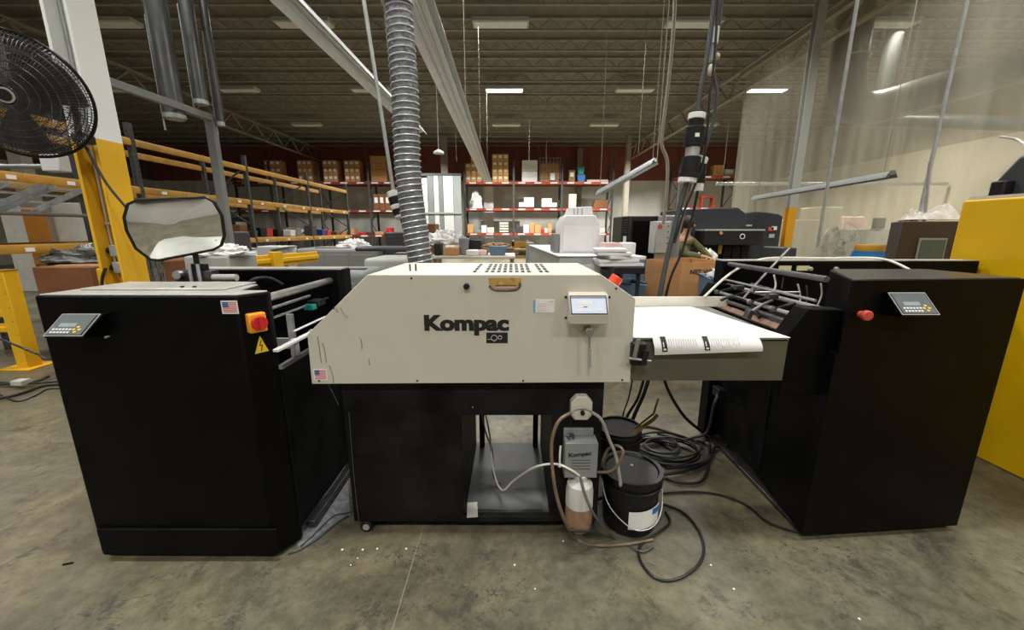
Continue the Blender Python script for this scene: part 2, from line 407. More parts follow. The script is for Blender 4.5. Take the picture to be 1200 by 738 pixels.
for z in (2.5, 1.45): MB().box(cl.x + .02, cl.x + .11, cn.y + .06, cn.y + .10, z, z + .02).build('strap', M['galv'], ct)
tag(MB().tube([(cl.x + .03, cn.y - .02, 1.07), (cl.x + .0, cn.y - .05, .95), (cl.x - .02, cn.y - .1, .6), (cl.x - .06, cn.y - .2, .02)], .012).build('mains_cable', M['cableblack']), 'dark cord hanging from the outlet box on the yellow column', 'cord')
tag(MB().tube([AY(98, 168, cn.y - .06), AY(125, 215, cn.y - .06), AY(160, 260, cn.y - .06), AY(172, 300, cn.y)], .01).build('mains_cable', M['cableblack']), 'black fan cord slanting down across the yellow column', 'cord')

# ---------------------------------------------------------------- ceiling lights
LP = []
LX, LY = (-13.2, -8.9, -4.6, -.25, 4.0, 8.3), (-3.0, 1.3, 5.5, 9.75, 13.9, 18.2)
cl0 = thing('ceiling_light', 'x', 'ceiling light', (0, 0, 0), group='louvred ceiling lights')
MB().box(-.62, .62, -.17, .17, .03, .12).build('housing', M['grey'], cl0, bevel=.01)
MB().box(-.58, .58, -.14, .14, .015, .035).build('diffuser', M['lampoff'], cl0)
lit = None
for iy, y in enumerate(LY):
    for ix, x in enumerate(LX):
        if x < -9.5 and y > 14: continue
        nm = {(13.9, -.25): 'brightly lit rectangular ceiling light near the middle, the only glaring one',
              (13.9, 4.0): 'dim louvred ceiling light right of the bright one',
              (13.9, -4.6): 'unlit ceiling light left of the bright one',
              (9.75, -.25): 'louvred ceiling light cut by the top edge above the middle',
              (9.75, 4.0): 'louvred ceiling light cut by the top edge right of the middle',
              (13.9, 8.3): 'ceiling light glowing beyond the top of the plastic curtain'}.get((y, x))
        if y < 9 : continue
        o = dup(cl0, (x, y, ZC - .44), 0, nm or 'louvred ceiling light in the far rows of the hall')
        if (y, x) in ((13.9, -.25), (13.9, 8.3)):
            for ch in o.children:
                if ch.name.startswith('diffuser'): ch.data = ch.data.copy(); ch.data.materials[0] = M['lamp']
for ch in list(cl0.children): bpy.data.objects.remove(ch)
bpy.data.objects.remove(cl0)
def area(x, y, z, e, sx=1.2, sy=.4, col=(1, .975, .935), spread=140, rx=0):
    l = bpy.data.lights.new('lamp', 'AREA'); l.shape = 'RECTANGLE'; l.size = sx; l.size_y = sy; l.energy = e; l.color = col; l.spread = R(spread)
    o = bpy.data.objects.new('lamp', l); C.objects.link(o); o.location = (x, y, z); o.rotation_euler = (rx, 0, 0); return o
EN = dict()
for y in LY:
    for x in LX:
        e = {-3.0: 150, 1.3: 105, 5.5: 125, 9.75: 120, 13.9: 150, 18.2: 620}[y]
        if x < -9: e *= .5
        elif x < -4 and y > 2: e *= .75
        if x == -8.9 and y > 9: e *= .5
        if x > 4: e *= 1.15
        if y < 14 or x > -9.5: area(x, y, ZC - .46, e)
for y in (1.3, 5.5, 9.75, 13.9): area(12.3, y, ZC - .46, 190)  # extra lamps without fixtures, added to brighten the right wall beyond the curtain
w = bpy.data.worlds.new('world'); bpy.context.scene.world = w; w.use_nodes = True
w.node_tree.nodes['Background'].inputs[0].default_value = (.9, .92, 1, 1); w.node_tree.nodes['Background'].inputs[1].default_value = .02

# ---------------------------------------------------------------- plastic curtain at right
def vinyl():
    m = bpy.data.materials.new('clear_vinyl'); m.use_nodes = True; nt = m.node_tree; N = nt.nodes.new; L = nt.links.new
    out = nt.nodes['Material Output']; nt.nodes.remove(nt.nodes['Principled BSDF'])
    tr = N('ShaderNodeBsdfTransparent'); tr.inputs[0].default_value = (.96, .95, .9, 1)
    df = N('ShaderNodeBsdfDiffuse'); df.inputs[0].default_value = (.72, .69, .58, 1)
    tl = N('ShaderNodeBsdfTranslucent'); tl.inputs[0].default_value = (.72, .69, .58, 1)
    gl = N('ShaderNodeBsdfGlossy'); gl.inputs['Roughness'].default_value = .22
    a = N('ShaderNodeMixShader'); a.inputs[0].default_value = .5; L(df.outputs[0], a.inputs[1]); L(tl.outputs[0], a.inputs[2])
    b = N('ShaderNodeMixShader'); b.inputs[0].default_value = .12; L(a.outputs[0], b.inputs[1]); L(gl.outputs[0], b.inputs[2])
    tc = N('ShaderNodeTexCoord'); mp = N('ShaderNodeMapping'); mp.inputs['Scale'].default_value = (1, 2.2, .25); L(tc.outputs['Object'], mp.inputs[0])
    n = N('ShaderNodeTexNoise'); n.inputs['Scale'].default_value = 1.6; n.inputs['Detail'].default_value = 6; L(mp.outputs[0], n.inputs['Vector'])
    r = N('ShaderNodeMapRange'); r.inputs[1].default_value = .3; r.inputs[2].default_value = .7; r.inputs[3].default_value = .12; r.inputs[4].default_value = .28; L(n.outputs['Fac'], r.inputs[0])
    c = N('ShaderNodeMixShader'); L(r.outputs[0], c.inputs[0]); L(tr.outputs[0], c.inputs[1]); L(b.outputs[0], c.inputs[2]); L(c.outputs[0], out.inputs[0])
    n2 = N('ShaderNodeTexNoise'); n2.inputs['Scale'].default_value = 3; L(mp.outputs[0], n2.inputs['Vector'])
    bp = N('ShaderNodeBump'); bp.inputs['Strength'].default_value = .6; bp.inputs['Distance'].default_value = .1; L(n2.outputs['Fac'], bp.inputs['Height'])
    L(bp.outputs[0], gl.inputs['Normal']); L(bp.outputs[0], df.inputs['Normal'])
    return m
CX = 6.0
cu = MB()
cu.sheet(lambda u, v: (CX + .03 * math.sin(u * 70) + .02 * math.sin(u * 31 + 2), 1.0 + u * 10.1, .05 + v * (ZC - .98)), 160, 6, .003)
tag(cu.build('plastic_curtain', vinyl()), 'tall hazy clear plastic curtain hanging from the roof steel at right', 'curtain')
struct('trim_1', MB().box(CX - .06, CX + .06, 1, 11.2, ZC - .95, ZC - .85), M['joist'])
# ---------------------------------------------------------------- ducts beyond the curtain
def AXp(px, py, X): return AX(px, py, X)
X1 = 7.4
t = thing('ventilation_duct', 'large grey round duct dropping and bending toward the right behind the curtain', 'duct', AX(1000, 100, X1))
top = AY(1001, 60, AX(990, 100, X1).y); Y1 = top.y
rad = 18 * (Y1 * _c - (4.2 - CAMH) * _s) / FPX
q0 = AY(998, 40, Y1)
pts = [(q0.x, Y1, ZC - .05), tuple(AY(997, 50, Y1)), tuple(AY(993, 85, Y1)), tuple(AY(994, 112, Y1)), tuple(AY(1007, 127, Y1 - .02)), tuple(AY(1035, 124, Y1 - .06)), tuple(AY(1090, 108, Y1 - .15)), tuple(AY(1200, 76, Y1 - .3)), tuple(AY(1330, 38, Y1 - .5))]
v0 = AY(996, 70, Y1)
MB().tube(pts, rad, 24).build('duct_pipe', M['ductdark'], t)
for z in (v0.z, ): MB().cyl((v0.x, Y1, z), (v0.x, Y1, z + .04), rad * 1.06, 24).build('joint_ring', M['galv'], t)
a = AX(985, 139, X1 + 1.4); b = AY(1260, 147, a.y)
t2 = MB().cyl(a, b, 7.5 * a.y / FPX, 20); tag(t2.build('ventilation_duct', M['ductdark']), 'long level grey duct running right, lowest behind the curtain', 'duct')
a = AX(1045, 60, X1 + 1.4)
tag(MB().cyl((a.x, a.y, a.z - 1.1), (a.x, a.y, ZC - .1), 7.5 * a.y / FPX, 20).build('ventilation_duct', M['ductdark']), 'narrow vertical duct standing right of the large bending duct', 'duct')
# column behind the curtain with a yellow foot
a = AX(943, 150, CX - .3)
zy = AY(930, 243, a.y).z
cc = MB().box(a.x - .08, a.x + .08, a.y - .015, a.y, 0, ZC - .3).box(a.x - .08, a.x + .08, a.y + .1, a.y + .115, 0, ZC - .3).box(a.x - .012, a.x + .012, a.y, a.y + .1, 0, ZC - .3)
struct('column', cc, wall_mat('far_column_two_tone', srgb(222, 160, 24), srgb(170, 172, 168), zy, .001, 0), smooth=False)
# slim poles / conduits at right
for (pa, pb, Y, r_, lab) in (((1004, 0), (958, 290), 4.6, .018, 'slim steel pole left of the large duct, reaching the black machine'),
                             ((1137, 0), (1078, 250), 3.6, .014, 'thin bright conduit rising to the top edge at far right'),
                             ((1090, 190), (1083, 262), 3.45, .012, 'short conduit beside the thin bright conduit above the brown cabinet')):
    p0 = AY(*pa, Y); p1 = AY(*pb, Y); x = (p0.x + p1.x) / 2
    tag(MB().cyl((p1.x, Y, p1.z), (p0.x, Y, ZC - .35 if pa[1] == 0 else p0.z), r_, 10).build('conduit_pole', M['galv']), lab, 'conduit')
# ---------------------------------------------------------------- hanging light troughs
M['troughwhite'] = mat('trough_enamel', srgb(222, 225, 226), .35, .2, .08, 8)
def trough(p0, p1, w, h, label, hang=True, m='galv'):
    p0, p1 = Vector(p0), Vector(p1); mid = (p0 + p1) / 2
    t = thing('light_trough', label, 'light fixture', mid)
    d = (p1 - p0).normalized(); a = d.cross(Vector((0, 0, 1))).normalized()
    mb = MB(); mb.bar(p0, p1, w * .45, h * .7)
    for s_ in (-1, 1):
        q = [p0 + a * s_ * w * .2 + Vector((0, 0, h * .1)), p0 + a * s_ * w * .5 - Vector((0, 0, h * .8)), p0 + a * s_ * w * .5 - Vector((0, 0, h * .7)), p0 + a * s_ * w * .2 + Vector((0, 0, h * .3))]
        mb.hexa(q, [k + (p1 - p0) for k in q])
    mb.build('housing', M[m], t)
    tb = MB()
    for s_ in (0,): tb.cyl(p0 + a * s_ * w + d * .05 - Vector((0, 0, h * .5)), p1 + a * s_ * w - d * .05 - Vector((0, 0, h * .5)), .012, 8)
    tb.build('tube', M['lampoff'], t)
    if hang:
        L_ = (p1 - p0).length
        for f in ([.04, .96] if L_ < 5 else [.04, .35, .65, .96]):
            q = p0.lerp(p1, f); MB().cyl(q, (q.x, q.y, ZC - .25), .005, 6).build('hanger', M['joist'], t)
    return t
zt = 3.0
trough(AZ(467, -60, zt) , AZ(572, 212, zt), .27, .09, 'long grey light trough running away from the flexible hose to the back racks', m='troughwhite')
trough(AZ(285, -60, zt), AZ(493, 153, zt), .2, .08, 'long grey light trough left of the flexible hose', m='troughwhite')
trough(AY(701, 225, 7.5), AY(768, 187, 6.4), .14, .08, 'short tilted light trough above the black server cabinet')
trough(AX(884, 231, 5.3), AX(1046, 202, 5.0), .15, .08, 'grey light trough hanging in front of the plastic curtain', m='midgrey')
p0 = AY(245, 140, 6.5)
t = thing('ceiling_strut', 'pale steel strut at upper left ending on a grey post', 'strut', (p0.x, p0.y, 0))
MB().bar(AX(100, 86, p0.x), AX(248, 138, p0.x), .07, .09).build('rail', M['midgrey'], t)
pz = AY(246, 138, AX(248, 138, p0.x).y); MB().box(pz.x - .06, pz.x + .06, pz.y - .05, pz.y + .05, 0, pz.z + .03).build('post', M['midgrey'], t)
# ---------------------------------------------------------------- open pipes at upper left
for px0, px1, yb, Y, r_, lab in ((186, 205, 139, 6.0, 10, 'leftmost and widest hanging grey pipe, left of two more'),
                                 (222, 236, 122, 6.3, 6.6, 'middle hanging pipe with the bright side, open end lowest but one'),
                                 (239, 259, 147, 6.6, 3.9, 'rightmost and thinnest hanging pipe with a chrome end')):
    pb = AY(px1, yb, Y); rr = r_ * Y / FPX
    t = thing('hanging_pipe', lab, 'pipe', (pb.x, Y, pb.z))
    MB().lathe([(rr, 0), (rr, ZC - .1 - pb.z), (rr * .92, ZC - .1 - pb.z), (rr * .92, 0), (rr, 0)], (pb.x, Y, pb.z), 24).build('pipe', M['duct'], t)
    MB().lathe([(rr * 1.05, 0), (rr * 1.05, .06), (rr * .9, .06), (rr * .9, 0), (rr * 1.05, 0)], (pb.x, Y, pb.z - .01), 24).build('end_ring', M['galv'], t)
    MB().cyl((pb.x - rr * 1.25, Y, pb.z - .15), (pb.x - rr * 1.25, Y, pb.z + 1.3), .012, 8).build('stay_rod', M['galv'], t)
# pendant alarm
p = AY(514, 178, 9.0); t = thing('pendant_sensor', 'small white pendant on a thin rod between the hose and the grey column', 'pendant', p)
MB().cyl((p.x, 9, p.z), (p.x, 9, ZC), .012, 8).build('rod', M['galv'], t); MB().lathe([(.12, 0), (.10, .04), (.03, .08), (.0, .09)], (p.x, 9, p.z - .03)).build('head', M['white'], t)
# thin wires dropping from the ceiling
for k, (px, yb, Y) in enumerate(((535, 190, 12), (543, 160, 12.5), (556, 185, 13), (563, 170, 13.5), (571, 180, 14), (748, 180, 10), (770, 187, 6.5), (848, 200, 12), (620, 190, 15), (640, 190, 16))):
    p = AY(px, yb, Y)
    tag(MB().cyl(p, (p.x, Y, ZC), .008, 6).build('drop_wire', M['joist']), 'thin pale wire dropping straight from the ceiling in mid hall', 'wire', 'thin drop wires')
# ================================================================ LEFT BLACK MACHINE (stacker)
LM = thing('sheet_stacker', 'black floor-standing print machine at left with orange isolator switch and round-cornered mirror', 'machine', (-1.37, 1.8, 0))
zT = 1.162
pf = [(-1.785, 1.43), (-1.03, 1.425), (-.965, 1.52), (-.968, 1.545), (-1.08, 1.55), (-1.12, 1.72), (-1.785, 1.72)]
b = MB().prism(pf, 'z', .015, zT).build('front_column', M['black'], LM, bevel=.008)
tp = MB().prism([(-1.775, 1.44), (-1.035, 1.435), (-.975, 1.522), (-.978, 1.538), (-1.09, 1.543), (-1.13, 1.715), (-1.775, 1.715)], 'z', zT - .002, zT + .004).build('top_plate', M['plate'], LM, bevel=.002)  # pale colour stands in for the reflection on the glossy black top
MB().box(-1.72, -1.15, 1.53, 1.74, zT + .004, zT + .013).build('raised_cover', M['plate'], LM, bevel=.004)
for x in (-1.335, -1.285): MB().cyl((x, 1.56, zT + .012), (x, 1.56, zT + .018), .007, 12).build('bolt', M['ink'], LM)
MB().box(-1.765, -1.0, 1.415, 1.43, .05, .16).build('kick_plate', M['black'], LM, bevel=.004)
MB().prism([(-1.785, 2.12), (-.955, 2.12), (-.93, 2.14), (-.93, 2.24), (-1.785, 2.24)], 'z', .03, 1.19).build('rear_side_panel', M['black'], LM, bevel=.006)
MB().box(-1.775, -.94, 2.13, 2.235, 1.188, 1.196).build('rear_top_strip', M['plate'], LM)
MB().box(-1.0, -.98, 1.545, 2.13, .05, .84).build('lower_side_panel', M['blackworn'], LM, bevel=.004)
MB().box(-1.78, -1.76, 1.70, 2.13, .05, 1.1).build('left_side_panel', M['black'], LM, bevel=.004)
MB().box(-.975, -.94, 1.60, 2.2, .012, .045).build('floor_rail', M['darksteel'], LM, bevel=.004)
def rod(parent, name, pxn, pxf, X, r, m='darksteel', n=14):
    a = AX(*pxn, X); c = AX(*pxf, X); c.z = a.z
    return MB().cyl(a, c, r, n).build(name, M[m], parent)
a = AX(313, 346, -1.0)
MB().cyl((-1.0, 1.55, a.z - .01), (-1.0, 2.13, a.z - .01), .017, 20).build('guide_roller', M['steel'], LM)
z = AX(318, 362, -1.02).z; MB().cyl((-1.03, 1.56, z), (-1.03, 1.95, z), .007, 12).build('cross_rod', M['steel'], LM)
z = AX(318, 371, -1.04).z; MB().bar((-1.02, 1.56, z), (-1.02, 2.12, z), .010, .007).build('cross_rod', M['steel'], LM)
cl_ = MB().box(-1.03, -.975, 1.92, 2.0, z - .012, z + .018).build('sensor_clamp', M['rubber'], LM, bevel=.003)
MB().box(-1.032, -.985, 1.885, 1.925, z - .022, z + .004).build('sensor_head', M['teal'], cl_, bevel=.002)
p = AY(347, 400, 2.11); q = AY(336, 368, 2.11); r1 = AY(322, 408, 2.11)
MB().prism([(r1.x, r1.z), (p.x, r1.z), (p.x, q.z), (q.x, q.z), (q.x, p.z + .02), (r1.x, p.z + .02)], 'y', 2.10, 2.118).build('angle_bracket', M['grey'], LM)
# exit rails with jogger brackets in front of the stacker pile
for (pn, z_, x_, w_) in (((324, 411), .93, -.93, 1.0), ((345, 388), 1.0, -.90, .5)):
    z = AX(pn[0], pn[1], x_).z; y0 = AX(pn[0], pn[1], x_).y
    MB().box(x_ - .015 * w_, x_ + .008 * w_, y0, y0 + .28, z - .006 * w_, z + .006 * w_).build('exit_rail', M['white'], LM, bevel=.002)
z = AX(328, 432, -.94).z
MB().box(-.95, -.935, 1.5, 2.1, z - .006, z + .012).build('lower_rail', M['steel'], LM)
for y in (1.62, 1.78): MB().box(-.965, -.94, y, y + .03, z, z + .085).build('rail_post', M['grey'], LM, bevel=.002)
MB().tube([(-.95, 1.75, z + .03), (-.93, 1.85, z - .0), (-.92, 1.95, z - .05), (-.93, 2.0, z - .12)], .008).build('air_hose', M['cablegrey'], LM)
MB().tube([(-1.19, 1.72, zT - .01), (-1.16, 1.74, zT + .022), (-1.11, 1.77, zT + .024), (-1.07, 1.80, zT - .01)], .008).build('cable_loop', M['rubber'], LM)
# operator panel
def hmi(parent, pts, back, dark=True):
    """pts: front-face corners (bl, br, tr, tl) of the sloped screen"""
    bl, br_, tr_, tl = [Vector(p) for p in pts]
    box = MB().hexa([Vector((bl.x, back, bl.z - .02)), Vector((br_.x, back, br_.z - .02)), Vector((tr_.x, back, tr_.z)), Vector((tl.x, back, tl.z))],
                    [bl + Vector((0, 0, -.006)), br_ + Vector((0, 0, -.006)), tr_, tl]).build('control_panel', M['black'], parent)
    ux = (br_ - bl); uy = (tl - bl); n = ux.cross(uy).normalized()
    def P(u, v, t): return bl + ux * u + uy * v + n * t
    def slab(u0, u1, v0, v1, t0, t1, nm, m, par=None):
        q = [(u0, v0), (u1, v0), (u1, v1), (u0, v1)]
        return MB().hexa([P(*k, t0) for k in q], [P(*k, t1) for k in q]).build(nm, m, par or box, smooth=False)
    slab(0, 1, 0, 1, 0, .003, 'bezel', M['plate'])
    slab(.02, .98, .03, .97, .003, .0035, 'gasket', M['ink'])
    f = slab(.04, .94, .06, .95, .0035, .005, 'faceplate', M['panelgrey'])
    slab(.2, .64, .40, .56, .005, .0055, 'display', M['lcd'], f)
    k = MB()
    for i in range(6):
        for j in (0, 1):
            q = [(.12 + i * .085, .12 + j * .13), (.175 + i * .085, .12 + j * .13), (.175 + i * .085, .19 + j * .13), (.12 + i * .085, .19 + j * .13)]
            k.hexa([P(*c_, .005) for c_ in q], [P(*c_, .0062) for c_ in q])
    k.build('key', M['paper'], f, smooth=False)
    k = MB()
    for (u, v) in ((.74, .12), (.74, .34), (.67, .23), (.81, .23)):
        q = [(u, v), (u + .05, v + .05), (u, v + .1), (u - .05, v + .05)]
        k.hexa([P(*c_, .005) for c_ in q], [P(*c_, .0062) for c_ in q])
    k.build('arrow_key', M['yellowlabel'], f, smooth=False)
    return box
yb = 1.43
hmi(LM, [AY(51, 394, 1.35), AY(97, 394, 1.35), AY(121, 368, 1.405), AY(74, 368, 1.405)], yb)
for px, py in ((123, 369), (128, 394)): 
    p = AY(px, py, 1.43); MB().cyl((p.x, 1.415, p.z), (p.x, 1.432, p.z), .004, 10).build('screw', M['galv'], LM)
p = AY(261, 367, 1.424); q = AY(277, 353, 1.424)
flag(LM, (p.x + .003, 1.4255, p.z + .003), (1, 0, 0), (0, 0, 1), q.x - p.x - .006, q.z - p.z - .006)
# isolator and warning triangle on the chamfer
ch0 = Vector((-1.03, 1.425, 0)); ch1 = Vector((-.965, 1.52, 0)); cd = (ch1 - ch0).normalized(); cnn = cd.cross(Vector((0, 0, 1)))
def onch(t, z, off=0): v = ch0 + cd * t + cnn * off; v.z = z; return v
zi = 1.052
iso = MB().hexa([onch(.022, zi - .038, -.002), onch(.085, zi - .038, -.002), onch(.085, zi + .038, -.002), onch(.022, zi + .038, -.002)],
                [onch(.022, zi - .038, .03), onch(.085, zi - .038, .03), onch(.085, zi + .038, .03), onch(.022, zi + .038, .03)]).build('isolator_switch', M['yellowlabel'], LM, bevel=.006)
iso['label'] = 'yellow rotary isolator switch with red knob'
iso.data.materials[0] = mat('isolator_orange', srgb(240, 160, 40), .4)
kc = onch(.055, zi, .03); MB().cyl(kc, kc + cnn * .014, .028, 24).build('knob', M['red'], iso, bevel=.002)
k2 = kc + cnn * .014; MB().obox(k2 + cnn * .005, (.012, .046, .010), (PI / 2, 0, math.atan2(cd.y, cd.x))).build('grip', M['red'], iso)
zt_ = .962
tri = MB().hexa([onch(.038, zt_ - .036, .0005), onch(.088, zt_ - .036, .0005), onch(.064, zt_ + .03, .0005), onch(.062, zt_ + .03, .0005)],
                [onch(.038, zt_ - .036, .0015), onch(.088, zt_ - .036, .0015), onch(.064, zt_ + .03, .0015), onch(.062, zt_ + .03, .0015)]).build('warning_label', M['yellowlabel'], LM, smooth=False)
bolt = MB()
for (u0, z0, u1, z1) in ((.066, .02, .058, .0), (.058, .0, .068, .0), (.068, .0, .061, -.024)):
    bolt.bar(onch(u0, zt_ + z0 - .006, .002), onch(u1, zt_ + z1 - .006, .002), .003, .001, up=cnn)
bolt.build('bolt_mark', M['ink'], tri, smooth=False)
# mirror bracket + mirror
mr = thing('convex_mirror', 'round-cornered convex mirror in a black frame above the left black machine', 'mirror', (-1.5, 1.83, zT + .02))
mo = [(162, 240), (172, 235), (238, 231), (246, 236), (253, 252), (254, 276), (250, 288), (242, 293), (186, 305), (178, 304), (165, 291), (158, 270), (157, 255)]
P3 = [AY(x, y, 1.80) for x, y in mo]
c3 = sum(P3, Vector()) / len(P3)
def mty(x, z): return .22 * (x - c3.x) - .16 * (z - c3.z)
cen = sum(P3, Vector()) / len(P3)
n_ = 13
rings = [1.0, .93, .8, .6, .4, .2]
vs = []
for r_ in rings:
    for p in P3: vs.append((cen.x + (p.x - cen.x) * r_, 1.80 - .028 * (1 - r_ * r_) + mty(p.x, p.z) * r_, cen.z + (p.z - cen.z) * r_))
vs.append((cen.x, 1.80 - .028, cen.z))
fs = []
for i in range(len(rings) - 1): fs += [(i * n_ + k, i * n_ + (k + 1) % n_, (i + 1) * n_ + (k + 1) % n_, (i + 1) * n_ + k) for k in range(n_)]
i = len(rings) - 1; fs += [(i * n_ + k, i * n_ + (k + 1) % n_, len(vs) - 1) for k in range(n_)]
g = MB().add(vs, fs).build('glass', M['mirror'], mr, recalc=True); 
for pl in g.data.polygons: pl.use_smooth = True
g.data.set_sharp_from_angle(angle=PI)
MB().tube([(p.x, 1.80 + mty(p.x, p.z), p.z) for p in P3], .006, 8, closed=True, smooth=False).build('frame', M['rubber'], mr)
MB().add([(p.x, 1.803 + k + mty(p.x, p.z), p.z) for k in (0, .012) for p in P3], [tuple(range(13)), tuple(range(25, 12, -1))] + [(i, (i + 1) % 13, (i + 1) % 13 + 13, i + 13) for i in range(13)]).build('back_plate', M['rubber'], mr)
MB().tube([(cen.x + .02, 1.815, cen.z), (cen.x + .03, 1.85, cen.z - .06), (cen.x + .04, 1.84, zT + .03)], .012).build('arm', M['rubber'], mr)
bk = thing('mirror_mount', 'black clamp block with knobs carrying the mirror behind the left machine', 'bracket', (-1.45, 1.83, zT + .022))
MB().box(-1.58, -1.41, 1.815, 1.87, zT - .01, zT + .055).build('block', M['darksteel'], bk, bevel=.004)
MB().box(-1.51, -1.43, 1.812, 1.84, zT + .055, zT + .085).build('plate', M['blackshiny'], bk, bevel=.003)
for x in (-1.495, -1.455): MB().cyl((x, 1.805, zT + .0), (x, 1.805, zT + .085), .008, 10).build('stud', M['galv'], bk)
MB().cyl((-1.55, 1.79, zT + .035), (-1.55, 1.815, zT + .035), .02, 16).build('knob', M['steel'], bk)
MB().cyl((-1.41, 1.83, zT + .02), (-1.30, 1.83, zT + .02), .016, 16).build('handle', M['grey'], bk)

# ================================================================ CENTRE CREAM MACHINE (coater)
CM = thing('coating_machine', 'cream coating machine in the centre on a black cabinet, lettered Kompac', 'machine', (-.17, 1.85, 0))
Yc = 1.53
ZB, ZTc = .770, 1.2285
out = [(-.84, ZB), (-.835, .985), (-.572, ZTc), (.353, ZTc), (.494, 1.133), (.495, ZB + .008)]
fp = MB().prism(out, 'y', Yc, Yc + .012).build('front_panel', M['cream'], CM, bevel=.002)
fp['label'] = 'flat cream front panel with sloped ends'
ins = [(-.833, ZB + .006), (-.828, .984), (-.569, ZTc - .006), (.350, ZTc - .006), (.488, 1.13), (.489, ZB + .01)]
MB().prism(ins, 'y', Yc + .012, Yc + .020).build('panel_gasket', M['ink'], CM)
body = [(-.84, ZB), (-.835, .985), (-.572, ZTc), (.353, ZTc), (.494, 1.133), (.494, ZB)]
MB().prism(body, 'y', Yc + .020, 2.10).build('hood', M['creamtop'], CM, bevel=.003)
# vents on top

for i in range(13):
    if i in (1, 10): continue
    x = -.158 + i * .0255
    for y in (1.62, 1.73, 1.84, 1.95): MB().box(x - .0072, x + .0072, y, y + .075, ZTc - .001, ZTc + .0015).build('vent_slot', M['ink'], CM, smooth=False)
for x in (-.44, -.415): MB().cyl((x, 1.68, ZTc), (x, 1.68, ZTc + .03), .004, 8).build('stud', M['darksteel'], CM)
es = thing_es = MB().cyl((.42, 1.63, 1.17), (.445, 1.63, 1.21), .026, 20).build('stop_button', M['orange'], CM, bevel=.004)
MB().cyl((.412, 1.63, 1.157), (.421, 1.63, 1.172), .032, 20).build('collar', M['blue'], es)
p = AY(547, 335, Yc); kn = MB().cyl((p.x, Yc - .02, p.z), (p.x, Yc, p.z), .012, 20).build('black_knob', M['rubber'], CM, bevel=.003)
for px, py in ((482, 326), (391, 361), (374, 446), (489, 446), (613, 446), (729, 445), (722, 338)):
    p = AY(px, py, Yc); MB().cyl((p.x, Yc - .002, p.z), (p.x, Yc + .001, p.z), .0042, 12).build('screw', M['ink'], CM)
# worn handle recess
hx0, hx1 = AY(572, 330, Yc).x, AY(611, 330, Yc).x; zt1 = ZTc - .012; zb1 = AY(590, 341, Yc).z
rec = MB().prism([(hx0, zt1), (hx1, zt1), (hx1 - .004, zb1 + .012), (hx1 - .02, zb1), (hx0 + .03, zb1), (hx0 + .008, zb1 + .02)], 'y', Yc - .001, Yc + .001).build('handle_recess', M['wornhole'], CM, smooth=False)
rec['label'] = 'worn handle cut-out with chipped yellowed paint'
pts = [(hx0 + .006, Yc - .002, zt1 - .03), (hx0 + .012, Yc - .002, zb1 + .015), (hx0 + .035, Yc - .002, zb1 + .005), (hx1 - .03, Yc - .002, zb1 + .006), (hx1 - .008, Yc - .002, zb1 + .018), (hx1 - .006, Yc - .002, zt1 - .02)]
MB().tube(pts, .005, 8).build('grimy_rim', M['grime'], rec)
MB().tube([(hx0 + .03, Yc - .001, zt1 - .03), (hx0 + .06, Yc - .002, zt1 - .027), (hx1 - .02, Yc - .001, zt1 - .03)], .0025, 6).build('scratch', M['grime'], rec)
MB().prism([(hx0 + .03, zb1 + .012), (hx1 - .03, zb1 + .012), (hx1 - .02, zt1 - .035), (hx0 + .025, zt1 - .038)], 'y', Yc - .0016, Yc).build('inner_plate', M['pink'], rec, smooth=False)
# maker's sticker
a = AY(625, 366, Yc); b = AY(650, 351, Yc)
stk = MB().box(a.x, b.x, Yc - .0012, Yc, a.z, b.z).build('info_sticker', M['paper'], CM, smooth=False)
MB().box(a.x, a.x + .008, Yc - .0018, Yc - .001, a.z, b.z).build('blue_band', M['sky'], stk, smooth=False)
ln = MB()
for i in range(4): ln.box(a.x + .014, a.x + .05, Yc - .0018, Yc - .001, a.z + .008 + i * .009, a.z + .0105 + i * .009)
ln.box(b.x - .022, b.x - .004, Yc - .0018, Yc - .001, b.z - .009, b.z - .004); ln.build('print', M['pink'], stk, smooth=False)
# lettering
a = AY(498, 386.5, Yc); b = AY(596, 369, Yc)
tm = text_mb('Kompac', 1, (0, 0, 0), (1, 0, 0), (0, 0, 1), offset=.035)
xs = [v.x for v in tm.v]; w0 = max(xs) - min(xs); hK = max(v.z for v in tm.v)
sz = (b.z - a.z) / hK; xs_ = (b.x - a.x) / (w0 * sz)
ko = text_mb('Kompac', sz, (a.x - min(xs) * sz * xs_, Yc - .0006, a.z), (1, 0, 0), (0, 0, 1), offset=.03, xs=xs_)
fat = MB()
for dx in (-.0024, -.0008, .0008, .0024):
    for dz in (-.0008, .0008): fat.add([v + Vector((dx, -.00002 * (dx + dz) * 1e3, dz)) for v in ko.v], ko.f)
fat.build('lettering', M['ink'], CM, smooth=False, recalc=False)
a = AY(570, 402, Yc); b = AY(595, 389.5, Yc)
lg = MB().box(a.x, b.x, Yc - .001, Yc, a.z, b.z).build('roller_logo', M['ink'], CM, smooth=False)
cmid = (a.z + b.z) / 2
MB().tube([(a.x + .032 + .012 * math.cos(t), Yc - .0014, cmid + .012 * math.sin(t)) for t in [k * PI / 8 for k in range(16)]], .0008, 6, closed=True, smooth=False).tube(
    [(a.x + .056 + .0075 * math.cos(t), Yc - .0014, cmid + .002 + .0075 * math.sin(t)) for t in [k * PI / 8 for k in range(16)]], .0008, 6, closed=True, smooth=False).bar(
    (a.x + .005, Yc - .0014, cmid - .006), (a.x + .02, Yc - .0014, cmid - .006), .0012, .0008).bar((a.x + .032, Yc - .0014, cmid - .017), (a.x + .032, Yc - .0014, cmid - .012), .001, .001).build('ring', M['paper'], lg)
a = AY(369, 445, Yc); b = AY(382, 433, Yc)
